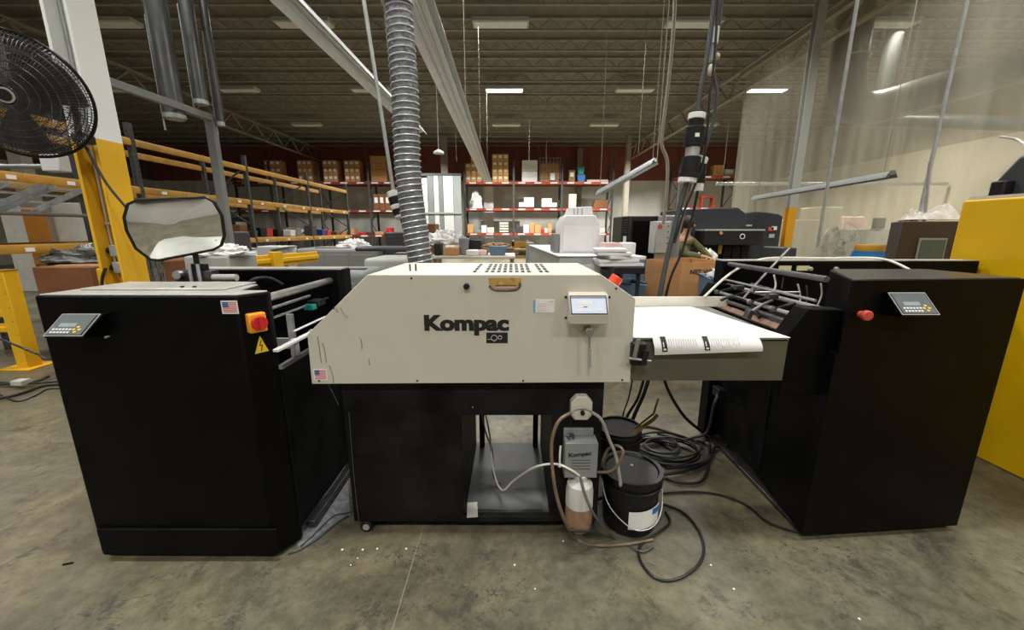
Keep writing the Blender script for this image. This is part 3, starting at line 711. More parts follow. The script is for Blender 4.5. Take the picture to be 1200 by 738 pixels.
flag(CM, (a.x + .003, Yc - .001, a.z + .004), (1, 0, 0), (0, 0, 1), b.x - a.x - .004, b.z - a.z - .006)
rs = MB()
for L_ in ([(372, 394), (374, 405), (376.5, 425)], [(378, 402), (381, 413), (382.5, 425)], [(386, 428), (390, 440), (391, 449)], [(422, 396), (424, 402), (424, 409)], [(432, 420), (433, 428)], [(394, 361), (396, 366)], [(399, 360), (402, 366), (408, 372)]):
    rs.tube([AY(x, y, Yc - .0004) for x, y in L_], .0017, 5, sub=3)
rs.build('rust_run', M['rust'], CM)
# screen box
bl, br_, tl, tr_ = AY(668, 369, Yc - .075), AY(714, 369, Yc - .075), AY(666, 345.5, Yc - .045), AY(713, 345.5, Yc - .045)
hb = MB().hexa([Vector((bl.x, Yc, bl.z - .0)), Vector((br_.x, Yc, br_.z - .0)), Vector((br_.x, Yc, tl.z + .006)), Vector((bl.x, Yc, tl.z + .006))],
               [bl, br_, tr_, tl]).build('screen_box', M['cream'], CM, bevel=.003)
lo1, lo2 = AY(670, 380, Yc - .07), AY(716, 380, Yc - .07)
MB().hexa([Vector((bl.x, Yc, lo1.z)), Vector((br_.x, Yc, lo1.z)), Vector((br_.x, Yc, bl.z)), Vector((bl.x, Yc, bl.z))],
          [Vector((bl.x, Yc - .068, lo1.z)), Vector((br_.x, Yc - .068, lo1.z)), br_, bl]).build('box_apron', M['cream'], hb, bevel=.002)
ux, uy = br_ - bl, tl - bl; nn = ux.cross(uy).normalized()
def SL(u0, u1, v0, v1, t0, t1, nm, m, par):
    q = [(u0, v0), (u1, v0), (u1, v1), (u0, v1)]
    return MB().hexa([bl + ux * u + uy * v + nn * t0 for u, v in q], [bl + ux * u + uy * v + nn * t1 for u, v in q]).build(nm, m, par, smooth=False)
SL(.03, .97, .03, .97, 0, .0015, 'bezel', M['darksteel'], hb)
sc = SL(.06, .94, .08, .93, .0015, .0025, 'screen', M['lcdbright'], hb)
SL(.06, .94, .82, .93, .0025, .003, 'title_bar', M['midgrey'], sc)
for (u0, u1, v0, v1) in ((.2, .6, .52, .7), (.16, .34, .18, .3), (.4, .58, .18, .3), (.64, .84, .18, .3), (.2, .34, .36, .44)): SL(u0, u1, v0, v1, .0025, .003, 'screen_key', M['paper'], sc)
SL(.36, .46, .37, .41, .0025, .003, 'readout', M['dgrey'], sc)
for px, py in ((663, 348), (663, 372), (714, 348)):
    p = AY(px, py, Yc); MB().cyl((p.x, Yc - .004, p.z), (p.x, Yc, p.z), .005, 12).build('screw', M['ink'], CM)
# crank lever
p = AY(690, 388, Yc - .03); hub = MB().cyl((p.x, Yc - .045, p.z), (p.x, Yc, p.z), .017, 20).build('lever_hub', M['steel'], CM, bevel=.003)
q = AY(691, 430, Yc - .045); MB().cyl((p.x, Yc - .04, p.z), (q.x, Yc - .045, q.z), .0035, 10).build('lever', M['steel'], hub)
m_ = AY(691, 409, Yc - .045); MB().cyl(m_, q, .0068, 12).build('grip', M['galv'], hub)
# exit clamp at right end
p = AY(745, 405, Yc + .02)
exb = MB().box(.485, .545, Yc - .03, Yc + .05, .86, .955).build('roller_block', M['rubber'], CM, bevel=.006)
MB().cyl((.47, Yc - .035, .895), (.56, Yc - .04, .885), .006, 10).build('cross_bar', M['steel'], exb)
MB().cyl((.495, Yc - .035, .90), (.505, Yc - .035, .975), .009, 12).build('adjuster', M['steel'], exb)
MB().cyl((.53, Yc - .035, .87), (.54, Yc - .035, .93), .014, 12).build('handle', M['rubber'], exb)
M['floorplate'] = mat('dull_floor_plate', srgb(66, 67, 66), .45, .2, .35, 6)
# ---- base cabinet
YB0, YB1 = 1.575, 2.23
cab = MB().box(-.742, -.224, YB0, YB1, .062, .80).build('left_cabinet', M['blackworn'], CM, bevel=.006)
MB().box(.178, .40, YB0, YB1, .062, .80).build('right_cabinet', M['blackworn'], CM, bevel=.006)
MB().box(-.23, .185, YB0, YB0 + .03, .605, .80).build('header', M['blackworn'], CM, bevel=.003)
MB().box(-.23, .185, YB0, YB0 + .03, .062, .092).build('front_rail', M['blackworn'], CM, bevel=.003)
MB().box(-.222, .177, YB0 + .03, YB1, .072, .086).build('floor_plate', M['floorplate'], CM)
MB().box(-.23, .185, YB1 - .03, YB1, .55, .80).build('rear_header', M['blackworn'], CM)
for x in (-.20, .13): MB().box(x, x + .03, YB1 - .05, YB1 - .02, .086, .58).build('inner_post', M['blackworn'], CM)
pl = MB().obox((-.19, 1.62, .092), (.05, .10, .004), (0, 0, .1)).build('loose_plate', M['paper'], CM)
pl.data.materials[0] = M['plate']
MB().sheet(lambda u, v: (-.17 + u * .32, 1.62 + v * .16, .09 + .004 * math.sin(u * 9 + v * 7)), 10, 6, .001).build('tray_foil', M['floorplate'], CM)
for x, y in ((-.69, YB0 + .05), (.34, YB0 + .05), (-.69, YB1 - .06), (.34, YB1 - .06)):
    cs_ = MB().cyl((x, y - .044, .029), (x, y - .018, .029), .029, 24).build('caster', M['rubber'], CM, bevel=.004)
    MB().cyl((x, y - .047, .029), (x, y - .016, .029), .016, 16).build('hub', M['galv'], cs_)
    MB().box(x - .02, x + .02, y - .03, y + .03, .05, .062).build('fork_plate', M['darksteel'], cs_)
MB().tube([AY(384, 449, YB0 - .004), AY(391, 462, YB0 - .02), AY(397, 475, YB0 - .01)], .002, 6).build('hanging_wire', M['cablegrey'], CM)
MB().tube([(-.735 + .02, YB0 - .002, .62), (-.72, YB0 - .003, .3), (-.718, YB0 - .002, .07)], .002, 6).build('edge_wire', M['cablegrey'], CM)
p = AY(554, 477, YB0); MB().cyl((p.x, YB0 - .002, p.z), (p.x, YB0, p.z), .003, 8).build('screw', M['galv'], CM)

# ================================================================ PAPER TRAY
zt0 = .962
TR = thing('transfer_tray', 'grey steel transfer tray between the cream machine and the right black machine', 'tray', (.84, 1.9, .76))
MB().box(.50, 1.15, 1.555, 1.57, .775, zt0 - .004).build('front_apron', M['olive'], TR, bevel=.002)
MB().box(.50, 1.15, 1.555, 2.26, zt0 - .012, zt0).build('bed', M['steel'], TR)
MB().box(.50, 1.15, 2.235, 2.26, .775, zt0).build('rear_apron', M['olive'], TR)
gb = AY(850, 363, 2.25); gt = AY(852, 350, 2.25)
MB().box(.60, gb.x, 2.235, 2.245, zt0, zt0 + .06).build('back_guide', M['creamtop'], TR, bevel=.001)
tag(MB().sheet(lambda u, v: (.495 + u * (.66 - .12 * max(0, v - .0) ** 1.5), 1.553 + v * .66, zt0 + .002 + .003 * math.sin(u * 5) * math.sin(v * 4)), 16, 12, .002).build('paper_sheet', M['paper']),
    'large blank white sheet lying over the whole transfer tray', 'paper')
ps = thing('printed_sheet', 'printed sheet with two black header bars hanging over the front edge of the tray', 'paper', (.84, 1.548, .88))
tl_, tr2, br2, bl2 = AY(764, 394, 1.548), AY(888, 393, 1.548), AY(894, 411.5, 1.515), AY(767, 416, 1.53)
def psf(u, v):
    t = tl_.lerp(tr2, u); bm_ = bl2.lerp(br2, u); p = t.lerp(bm_, v); p.y -= .012 * math.sin(v * PI) ; return p
def psf2(u, v):
    if v < .25:
        t = tl_.lerp(tr2, u); return t + Vector((0, .09 * (1 - v / .25), zt0 + .007 - t.z + 0 * v)) if v < .2 else Vector((t.x, 1.547, zt0 + .004))
    return psf(u, (v - .25) / .75)
MB().sheet(psf2, 24, 20, .0012).build('sheet', M['paper'], ps)
def pr(u0, u1, v0, v1, nm, m, par=ps, lift=.0022):
    def f(u, v):
        uu, vv = u0 + (u1 - u0) * u, v0 + (v1 - v0) * v; p = psf(uu, vv); n = (psf(min(1, uu + .01), vv) - p).cross(psf(uu, min(1, vv + .01)) - p)
        n = n.normalized(); n = n if n.y < 0 else -n; return p + n * lift
    return MB().sheet(f, 4, 6, .0003).build(nm, m, par, smooth=False)
for u in (.07, .465):
    k = pr(u, u + .05, .02, .80, 'header_bar', M['ink'])
    pr(u + .012, u + .038, .62, .72, 'dot', M['paper'], k, .003); pr(u + .014, u + .022, .3, .55, 'numeral', M['paper'], k, .003)
    g = MB()
    for i in range(12):
        a0, a1 = u + .07 + i * .023, u + .078 + i * .023
        h_ = .45 + .2 * random.random()
        q = [psf(a0, .12), psf(a1, .12), psf(a1, h_), psf(a0, h_)]
        g.hexa([k_ + Vector((0, -.0012, .0)) for k_ in q], [k_ + Vector((0, -.004, 0)) for k_ in q])
    g.build('text_lines', mat('faint_print', srgb(205, 203, 206), .8), ps, smooth=False)

# ================================================================ RIGHT BLACK MACHINE (feeder)
RMc = thing('sheet_feeder', 'large black print machine at right with a sloped key panel and red button', 'machine', (1.7, 2.0, 0))
zR = 1.205
MB().prism([(1.345, 1.530), (2.115, 1.59), (2.105, 1.98), (1.62, 1.98), (1.56, 1.90)], 'z', .90, zR).prism([(1.335, 1.530), (2.115, 1.59), (2.105, 1.98), (1.40, 1.98)], 'z', .03, .90).build('front_column', M['black'], RMc, bevel=.006)
MB().prism([(1.355, 1.540), (2.105, 1.60), (2.095, 1.97), (1.63, 1.97), (1.57, 1.9)], 'z', zR - .002, zR + .004).build('top_plate', M['satinblack'], RMc, bevel=.002)
MB().prism([(1.38, 1.58), (2.03, 1.64), (2.03, 1.93), (1.42, 1.93)], 'z', .0, .03).build('plinth', M['rubber'], RMc)
MB().prism([(1.31, 2.42), (2.9, 2.42), (2.9, 2.52), (1.31, 2.52)], 'z', .03, 1.214).build('rear_side_panel', M['black'], RMc, bevel=.006)
MB().box(1.315, 2.89, 2.43, 2.515, 1.213, 1.219).build('rear_top_strip', M['plate'], RMc)
MB().box(1.39, 1.415, 1.95, 2.43, .05, .80).build('lower_side_panel', M['blackworn'], RMc, bevel=.004)
MB().box(1.355, 1.39, 1.60, 2.5, .006, .026).build('floor_rail', M['darksteel'], RMc, bevel=.004)
MB().box(1.36, 2.1, 2.0, 2.4, .6, .9).build('pile_bed', M['rubber'], RMc)
M['litroller'] = mat('pale_roller', srgb(150, 150, 148), .4, .1, .1)
M['greyroller'] = mat('grey_roller', srgb(92, 92, 94), .4, .2, .1)
# near cheek of the infeed
w1 = [AY(923, 394, 1.60), AY(945, 392, 1.60), AY(988, 366, 1.60), AY(957, 362, 1.60)]
MB().prism([(1.16, .70), (1.40, .70), (1.40, 1.075), (1.225, 1.085), (1.155, .965)], 'y', 1.575, 1.66).build('infeed_cheek', M['black'], RMc, bevel=.006)
MB().prism([(1.17, .75), (1.345, .75), (1.345, 1.075), (1.225, 1.085), (1.16, .965)], 'y', 2.36, 2.42).build('infeed_cheek', M['black'], RMc, bevel=.006)
for (px, py, r_, m_, nm) in ((968, 327, .017, 'greyroller', 'feed_roller'), (963, 362, .014, 'litroller', 'feed_roller'), (938, 371, .012, 'litroller', 'feed_roller'), (936, 381, .013, 'greyroller', 'feed_roller'), (955, 352, .008, 'litroller', 'tie_rod')):
    a = AY(px, py, 1.66); MB().cyl((a.x, 1.655, a.z), (a.x, 2.42, a.z), r_ * .8, 16).build(nm, M[m_], RMc)
a = AY(930, 390, 1.66); MB().obox((a.x, 2.03, a.z), (.035, .74, .012), (0, -.5, 0)).build('infeed_bar', M['ledge'], RMc)
za = AY(963, 362, 1.66); zb_ = AY(938, 371, 1.66)
for y in (1.80, 1.98, 2.16, 2.32):
    h = MB().bar((zb_.x - .01, y + .012, zb_.z), (za.x + .01, y + .012, za.z), .02, .022).build('roller_hanger', M['rubber'], RMc, bevel=.006)
    MB().cyl((zb_.x - .02, y + .012, zb_.z + .004), (zb_.x - .02, y + .024, zb_.z + .004), .014, 16).build('guide_wheel', M['steel'], h)
for (pts, r_, m_) in (([(935, 333), (938, 350), (934, 362)], .004, 'whitetube'), ([(962, 332), (963, 345), (958, 358)], .004, 'whitetube'), ([(945, 335), (946, 350), (940, 362)], .0035, 'cablegrey'), ([(907, 322), (909, 334), (905, 345)], .004, 'whitetube'), ([(918, 325), (916, 338)], .003, 'cablegrey')):
    MB().tube([AY(x, y, 1.95) for x, y in pts], r_, 8).build('air_tube', M[m_], RMc)
for y, x in ((1.85, 1.27), (2.0, 1.30), (2.15, 1.28)):
    MB().box(x - .03, x + .02, y, y + .03, 1.075, 1.10).build('valve_block', M['darksteel'], RMc, bevel=.004)
MB().cyl((1.2, 1.9, 1.10), (1.42, 1.9, 1.10), .006, 10).build('cross_rod', M['steel'], RMc)
MB().cyl(AY(880, 333, 2.2), AY(925, 345, 2.0), .009, 10).build('link_rod', M['darksteel'], RMc)
MB().tube([AY(845, 352, 2.1), AY(858, 348, 2.1), AY(880, 356, 2.0), AY(890, 372, 1.9)], .008).build('loom', M['rubber'], RMc)
arm = MB().tube([AY(905, 352, 1.9), AY(892, 358, 1.88), AY(880, 366, 1.85), AY(875, 372, 1.83)], .008).build('pick_arm', M['steel'], RMc)
MB().obox(AY(877, 368, 1.84), (.03, .03, .045), (0, .4, .2)).build('pick_head', M['darksteel'], arm, bevel=.004)
for px in (913, 934):
    a = AY(px, 314, 2.415); lb = MB().box(a.x, a.x + .075, 2.413, 2.42, a.z - .016, a.z + .014).build('label_plate', M['yellowlabel'], RMc, smooth=False)
    lb.data.materials[0] = mat('pale_yellow_label', srgb(214, 208, 160), .6)
for px in (949, 979):
    a = AY(px, 315, 2.415); MB().cyl((a.x, 2.40, a.z), (a.x, 2.42, a.z), .013, 16).build('cap_nut', M['galv'], RMc, bevel=.003)
hmi(RMc, [AY(1057, 369, 1.475), AY(1101, 369, 1.475), AY(1083, 343, 1.53), AY(1040, 343, 1.53)], 1.56)
a = AY(1017, 370, 1.50); eb = MB().cyl((a.x, 1.50, a.z), (a.x, 1.548, a.z), .014, 20).build('button_stem', M['pinkred'], RMc)
MB().cyl((a.x, 1.495, a.z), (a.x, 1.515, a.z), .021, 24).build('button_head', M['pinkred'], eb, bevel=.005)
p = AY(1038, 344, 1.555); MB().cyl((p.x - .01, 1.545, p.z), (p.x - .01, 1.56, p.z), .004, 10).build('screw', M['galv'], RMc)
p = AY(1041, 434, 1.555); MB().cyl((p.x, 1.55, p.z), (p.x, 1.56, p.z), .003, 10).build('screw', M['galv'], RMc)
# power inlet on inner side
a = AX(858, 470, 1.33)
ip = MB().box(1.30, 1.345, 2.28, 2.36, a.z - .03, a.z + .03).build('inlet_socket', M['rubber'], RMc, bevel=.004)
sc_ = MB().tube([(1.31, 2.3, a.z), (1.27, 2.27, a.z - .08), (1.25, 2.27, a.z - .25), (1.18, 2.3, .08), (1.05, 2.35, .012)], .009).build('mains_cable', M['cablegrey']); tag(sc_, 'grey mains lead dropping from the socket on the right machine', 'cord')
# white hose and rod leaning over the feeder
tag(MB().tube([AY(825, 348, 2.22), AY(850, 325, 2.3), AY(872, 311, 2.44), Vector((1.62, 2.47, 1.227)), Vector((1.95, 2.47, 1.227)), Vector((2.3, 2.45, 1.227)), AY(1066, 316, 2.2)], .0075, 10).build('air_hose', M['whitetube']), 'pale air hose curving over the far edge of the right machine', 'hose')
tag(MB().tube([AY(925, 291, 2.3), AY(905, 312, 2.2), AY(875, 345, 2.1), AY(870, 352, 2.1)], .006, 10).build('flexible_rod', M['cleartube']), 'thin grey tube slanting across the rollers of the right machine', 'hose')

# ================================================================ FLOOR ITEMS UNDER THE TRAY
pu = thing('dosing_pump', 'small cream octagonal dosing pump on the black cabinet, topmost of three items', 'pump', (.30, 1.55, .6))
pc = AY(681, 477, 1.55)
def octa(w, h, c=.35): return [(-w, -h * .6), (-w * .6, -h), (w * .6, -h), (w, -h * .6), (w, h * .5), (w * .5, h), (-w * .5, h), (-w, h * .5)]
MB().prism([(pc.x + x, pc.z + z) for x, z in octa(.046, .055)], 'y', 1.535, 1.575).build('housing', M['cream'], pu, bevel=.006)
MB().tube([(pc.x - .046, 1.53, pc.z - .012), (pc.x - .02, 1.528, pc.z + .004), (pc.x + .015, 1.528, pc.z + .004), (pc.x + .046, 1.53, pc.z - .012)], .003, 6).build('cover_seam', M['greyink'], pu)
MB().cyl((pc.x + .003, 1.52, pc.z - .016), (pc.x + .003, 1.54, pc.z - .016), .009, 16).build('rotor_knob', M['rubber'], pu)
for dx in (-.034, .034): MB().cyl((pc.x + dx, 1.53, pc.z - .034), (pc.x + dx, 1.537, pc.z - .034), .004, 10).build('screw', M['galv'], pu)
gx0, gx1 = AY(661, 530, 1.53).x, AY(699, 530, 1.53).x; gz0, gz1 = AY(680, 555, 1.53).z, AY(680, 515, 1.53).z
cb = thing('pump_controller', 'grey metal control box lettered Kompac between the pump and the bottle', 'control box', ((gx0 + gx1) / 2, 1.55, gz0))
MB().box(gx0, gx1, 1.50, 1.575, gz0, gz1).build('case', M['midgrey'], cb, bevel=.003)
MB().box(gx0, gx1 - .01, 1.56, 1.575, gz1, gz1 + .035).build('hanger_tab', M['midgrey'], cb, bevel=.003)
MB().tube([(gx0 + .02, 1.53, gz1 + .004), (gx0 + .015, 1.53, gz1 + .02), (gx0 + .035, 1.54, gz1 + .02), (gx0 + .04, 1.54, gz1 - .002)], .006, 8).build('hook', M['darksteel'], cb)
text_mb('Kompac', .026, (gx0 + .014, 1.4995, gz0 + .10), Vector((1, 0, .12)).normalized(), (0, 0, 1), offset=.03, xs=1.15).build('lettering', M['ink'], cb, smooth=False)
for i in range(4): MB().box(gx0 + .03, gx0 + .11, 1.4992, 1.5, gz0 + .085 - i * .014, gz0 + .088 - i * .014).build('print_line', M['dgrey'], cb, smooth=False)
bx = AY(679, 590, 1.51).x; zb = .088
jb = thing('supply_bottle', 'translucent plastic bottle half full of brown liquid below the grey control box', 'bottle', (bx, 1.53, zb))
MB().lathe([(.0, .0), (.05, 0), (.058, .012), (.06, .04), (.06, .12)], (bx, 1.52, zb), 28).build('liquid', M['liquid'], jb)
MB().lathe([(.06, .12), (.06, .19), (.055, .222), (.035, .238), (.028, .243), (.0, .244)], (bx, 1.52, zb), 28).build('shell', M['jug'], jb)
MB().lathe([(.03, .238), (.03, .263), (.012, .267), (0, .267)], (bx, 1.52, zb), 20).build('cap', M['jug'], jb)
MB().tube([(bx - .062, 1.52, zb + .03), (bx - .05, 1.46, zb + .03), (bx, 1.455, zb + .03), (bx + .05, 1.46, zb + .03), (bx + .062, 1.52, zb + .03), (bx, 1.575, zb + .03)], .005, 8, closed=True).build('holder_ring', M['rubber'], jb)
# buckets
def bucket(name, label, c, r, h, mlid=True):
    t = thing(name, label, 'bucket', (c[0], c[1], 0))
    MB().lathe([(0, 0.001), (r * .86, .001), (r * .9, .01), (r * .97, h * .86), (r * .97, h * .9), (r, h * .9), (r, h * .93), (r * .97, h * .94), (r * .97, h * .97), (r * 1.0, h), (r * .93, h), (r * .9, h * .96), (0, h * .955)], (c[0], c[1], 0), 40).build('body', M['rubber'], t)
    MB().lathe([(r * 1.0, h * .80), (r * 1.04, h * .81), (r * 1.04, h * .84), (r * 1.0, h * .85), (r * 1.0, h * .80)], (c[0], c[1], 0), 40).build('collar_ring', M['rubber'], t)
    if mlid:
        l = MB().lathe([(0, h * .985), (r * .85, h * .985), (r * .9, h * 1.02), (r * 1.04, h * 1.02), (r * 1.05, h * .92), (r * 1.02, h * .92), (r * 1.0, h * .99)], (c[0], c[1], 0), 40).build('lid', M['blackshiny'], t)
        MB().ball((c[0] + .01, c[1] + .03, h * .985), .008, .008, .004, 8, 6).build('paint_blob', M['paper'], l)
    return t
bc = (.575, 1.665); br = .138; bh = .285
bk1 = bucket('lidded_bucket', 'black lidded bucket with white label and wire handle in front of a second bucket', bc, br, bh)
def cylpt(a, z, r): return (bc[0] + r * math.cos(a), bc[1] + r * math.sin(a), z)
lb = MB().sheet(lambda u, v: cylpt(R(-108 + u * 72), .055 + v * .092 + .014 * u, br * .955 + .004), 12, 2, .001).build('paper_label', M['paper'], bk1)
MB().sheet(lambda u, v: cylpt(R(-60 + u * 20), .125 + v * .030, br * .955 + .0065), 6, 1, .0006).build('blue_logo', M['blue'], lb)
MB().tube([cylpt(R(-178), .235, br * 1.03), cylpt(R(-150), .17, br * 1.12), cylpt(R(-125), .12, br * 1.14), cylpt(R(-95), .075, br * 1.14), cylpt(R(-62), .08, br * 1.12), cylpt(R(-35), .14, br * 1.1), cylpt(R(-5), .235, br * 1.03)], .0028, 8).build('wire_handle', M['galv'], bk1)
bc0 = bc
b2 = AZ(729, 497, .33)
bk2 = bucket('open_bucket', 'black open bucket standing behind the lidded bucket, sticks in it', (.62, 2.05), .125, .30, False)
tag(MB().tube([(.62, 2.0, .1), (.69, 1.98, .30), (.78, 1.97, .38), (.80, 1.97, .41)], .010, 8, smooth=False).build('stirring_stick', M['rust']), 'dirty brown stick leaning out of the open bucket', 'stick')
tag(MB().tube([(.64, 2.04, .1), (.71, 2.02, .31), (.79, 2.0, .40), (.81, 2.0, .49)], .006, 8, smooth=False).build('stirring_stick', M['rust']), 'thin brown stick rising highest out of the open bucket', 'stick')
# ---- hoses and cables (all at true places on the floor plane)
def fl(*pp, z=.008): return [AZ(x, y, z) for x, y in pp]
a = pc
tag(MB().tube([(pc.x - .045, 1.53, pc.z - .015), AY(655, 493, 1.50), AY(647, 515, 1.48), AY(647, 545, 1.46), AY(652, 580, 1.43), AY(662, 610, 1.42), *fl((676, 632), (700, 639), (738, 637), (765, 632))], .0075, 10).build('pump_hose', M['amber']),
    'brown stained hose looping from the left of the pump down to the floor', 'hose')
tag(MB().tube([(pc.x + .045, 1.53, pc.z - .015), AY(705, 492, 1.5), AY(714, 515, 1.5), AY(722, 535, 1.49), AY(727, 565, 1.47), AY(726, 568, 1.47)], .0072, 10).build('pump_hose', M['cleartube']),
    'clear grey hose arching from the right of the pump to the lidded bucket', 'hose')
tag(MB().tube([AY(700, 553, 1.5), AY(716, 552, 1.47), AY(727, 540, 1.46), AY(730, 528, 1.47), AY(722, 522, 1.5), AY(712, 527, 1.53), AY(706, 540, 1.53)], .006, 10).build('drain_tube', M['amber']), 'short brown tube loop resting on the bucket lid beside the control box', 'hose')
tag(MB().tube([AY(680, 557, 1.5), AY(686, 580, 1.45), AY(698, 606, 1.42), *fl((720, 630), (750, 646), (765, 640))], .006, 10).build('supply_tube', M['cablegrey']), 'thin grey-brown tube running from the bottle cap to the floor', 'hose')
tag(MB().tube([(-.19, 2.1, .5), (-.13, 2.0, .3), (-.1, 1.85, .15), AY(588, 574, 1.70), AY(602, 563, 1.66), AY(625, 548, 1.56), AY(650, 543.5, 1.5), AY(668, 550, 1.49), AY(681, 559, 1.5)], .005, 10).build('water_tube', M['whitetube']), 'thin white tube running from inside the black cabinet to the bottle', 'hose')
tag(MB().tube([AY(657, 522, 1.51), AY(656, 535, 1.495), AY(656, 543, 1.495)], .0045, 8).ball(AY(656, 545, 1.497), .010).build('tube_tee', M['whitetube']), 'white tube and tee beside the grey control box', 'hose')
tag(MB().tube([(-.19, 2.15, .35), (-.15, 2.05, .25), (-.11, 1.95, .2), (-.1, 1.85, .12), (-.06, 1.8, .1)], .005, 8).build('inner_cable', M['cablegrey']), 'dark cable sagging inside the open bay of the black cabinet', 'cable')
# cables hanging down behind the tray
def drop(pts_top, pts_floor, r_, label, m='cableblack', name='floor_cable'):
    tag(MB().tube(list(pts_top) + fl(*pts_floor), r_, 8).build(name, M[m]), label, 'cable')
drop([AY(764, 430, 2.3), AY(755, 460, 2.25), AY(742, 490, 2.2)], [(735, 515), (760, 512), (790, 530), (780, 545), (755, 535)], .012, 'thick black cable dropping behind the tray toward the open bucket')
drop([AY(758, 430, 2.35), AY(748, 465, 2.3), AY(735, 488, 2.3)], [(732, 505), (760, 500), (800, 512), (815, 524)], .009, 'black cable beside the thick one, ending in a coil on the floor')
drop([AY(744, 430, 2.3), AY(737, 465, 2.3), AY(730, 490, 2.3)], [(740, 510), (770, 518)], .005, 'thin cable at the far left of those dropping behind the tray')
drop([AY(776, 430, 2.3), AY(782, 455, 2.3), AY(802, 488, 2.3)], [(828, 512), (832, 535), (815, 545), (780, 548)], .010, 'black cable bowing right from the tray down to the floor')
def coil(label, cx, cy, rx, ry, n, r_, name='cable_coil', m='cableblack', ph=0):
    c0 = AZ(cx, cy, 0); X_ = abs(AZ(cx + rx, cy, 0).x - c0.x); Y_ = abs(AZ(cx, cy - ry, 0).y - c0.y)
    pts = [(c0.x + X_ * (1 - .06 * (k / 10 % 3)) * math.cos(k * PI / 5 + ph), c0.y + Y_ * (1 - .07 * ((k / 10 + .6) % 3)) * math.sin(k * PI / 5 + ph), r_ + .01 + .016 * (k / 10) + .004 * math.sin(k)) for k in range(n * 10)]
    tag(MB().tube(pts, r_, 6, sub=4).build(name, M[m]), label, 'cable')
coil('messy coil of black cable on the floor behind the lidded bucket', 782, 533, 38, 16, 4, .007)
coil('greyer small coil inside the black cable coil', 775, 530, 22, 10, 3, .006, m='cablegrey', ph=1)
def fcab(label, pts, r_, m='cableblack', cat='cable', closed=False, name='floor_cable', z=None):
    tag(MB().tube(fl(*pts, z=(z or r_ + .001)), r_, 8, closed=closed).build(name, M[m]), label, cat)
fcab('big black cable loop lying nearest the camera right of the bucket', [(775, 590), (800, 600), (818, 620), (825, 642), (818, 662), (795, 678), (770, 678), (752, 660), (750, 640), (770, 625), (785, 612), (780, 600)], .006)
fcab('dark cord running from the bucket to the right machine', [(775, 578), (810, 576), (845, 580), (875, 592), (900, 612), (930, 622), (960, 626)], .006)
fcab('thick black cable swinging right toward the right machine', [(700, 585), (760, 560), (800, 552), (830, 540), (838, 524), (850, 524), (862, 518)], .009, z=.02)
fcab('black cable behind the coil curving below the tray', [(770, 508), (800, 515), (830, 522), (825, 560), (800, 566), (780, 560)], .008, z=.012)
fcab('grey cord between the left machine and the caster', [(338, 648), (352, 643), (375, 628), (395, 612), (408, 604)], .006, 'cablegrey')
fcab('dark cord on the dusty floor beside the left machine', [(352, 640), (366, 628), (390, 605), (410, 600), (430, 590)], .004, 'cablegrey')
dust = AZ(360, 600, 0)
# ================================================================ FAN, GUARD RAIL, LEFT RACKS
Yf = 2.75
fc = AY(20, 112, Yf); fr = .46
fn = thing('wall_fan', 'big dark wire-caged fan mounted high at the left edge', 'fan', fc)
tilt = Euler((R(104), 0, R(24))); tm_ = tilt.to_matrix()
def FP(r_, a, z): return fc + .8 * tm_ @ Vector((r_ * math.cos(a), r_ * math.sin(a), z))
for nm, sg in (('front_guard', 1), ('rear_guard', -1)):
    g = MB()
    for k in range(110):
        a = 2 * PI * k / 110; g.tube([FP(.07, a, sg * .15), FP(.25, a + .05, sg * .14), FP(.40, a + .09, sg * .095), FP(fr, a + .1, 0)], .0022, 4, sub=3)
    for r_, z in ((.07, .15), (.13, .148), (.19, .144), (.25, .14), (.30, .13), (.35, .115), (.40, .095), (.43, .06)): g.tube([FP(r_, 2 * PI * k / 48, sg * z) for k in range(48)], .003, 5, closed=True, smooth=False)
    g.build(nm, M['darksteel'], fn)
MB().tube([FP(fr, 2 * PI * k / 48, 0) for k in range(48)], .010, 8, closed=True, smooth=False).build('rim', M['blackshiny'], fn)
MB().cyl(FP(0, 0, .135), FP(0, 0, .155), .045, 24).build('hub_badge', M['grey'], fn)
MB().cyl(FP(0, 0, .155), FP(0, 0, .158), .034, 24).build('hub_disc', M['ink'], fn)
MB().cyl(FP(0, 0, -.22), FP(0, 0, .06), .075, 20).build('motor', M['blackshiny'], fn)
for k in range(3):
    a0 = k * 2 * PI / 3 + .4
    MB().sheet(lambda u, v: FP(.06 + u * .36, a0 + (v - .5) * (1.25 - .25 * u), .02 + (v - .5) * .11), 8, 8, .004).build('blade', M['darksteel'], fn)
MB().tube([FP(0, 0, -.2), FP(.2, 0, -.3), Vector((cl.x + .02, cn.y - .0, fc.z - .15))], .022, 10).build('wall_arm', M['rubber'], fn)
MB().obox(AY(98, 163, cn.y - .1), (.10, .12, .07), (0, 0, .3)).build('junction', M['rubber'], fn, bevel=.01)

# yellow guard rail at lower left
gb0 = AZ(28, 432, 0)
gr = thing('guard_rail_post', 'yellow guard post on a base plate with four rails at the left edge', 'guard rail', (gb0.x, gb0.y, 0))
gtz = AY(30, 318, gb0.y).z
MB().box(gb0.x - .06, gb0.x + .06, gb0.y - .005, gb0.y + .12, .01, gtz).build('post', M['yellow'], gr, bevel=.006)
MB().box(gb0.x - .19, gb0.x + .14, gb0.y - .07, gb0.y + .2, 0, .014).build('base_plate', M['yellow'], gr, bevel=.004)
MB().box(gb0.x - .065, gb0.x + .065, gb0.y - .01, gb0.y + .125, gtz, gtz + .012).build('cap', M['yellowold'], gr)
for k in range(4):
    z = gtz - .12 - k * .16
    MB().prism([(gb0.y + .12, z - .05), (gb0.y + .04, z - .025), (gb0.y + .04, z + .025), (gb0.y + .12, z + .05)], 'x', gb0.x - 1.6, gb0.x - .05).build('rail', M['yellow'], gr, bevel=.004)
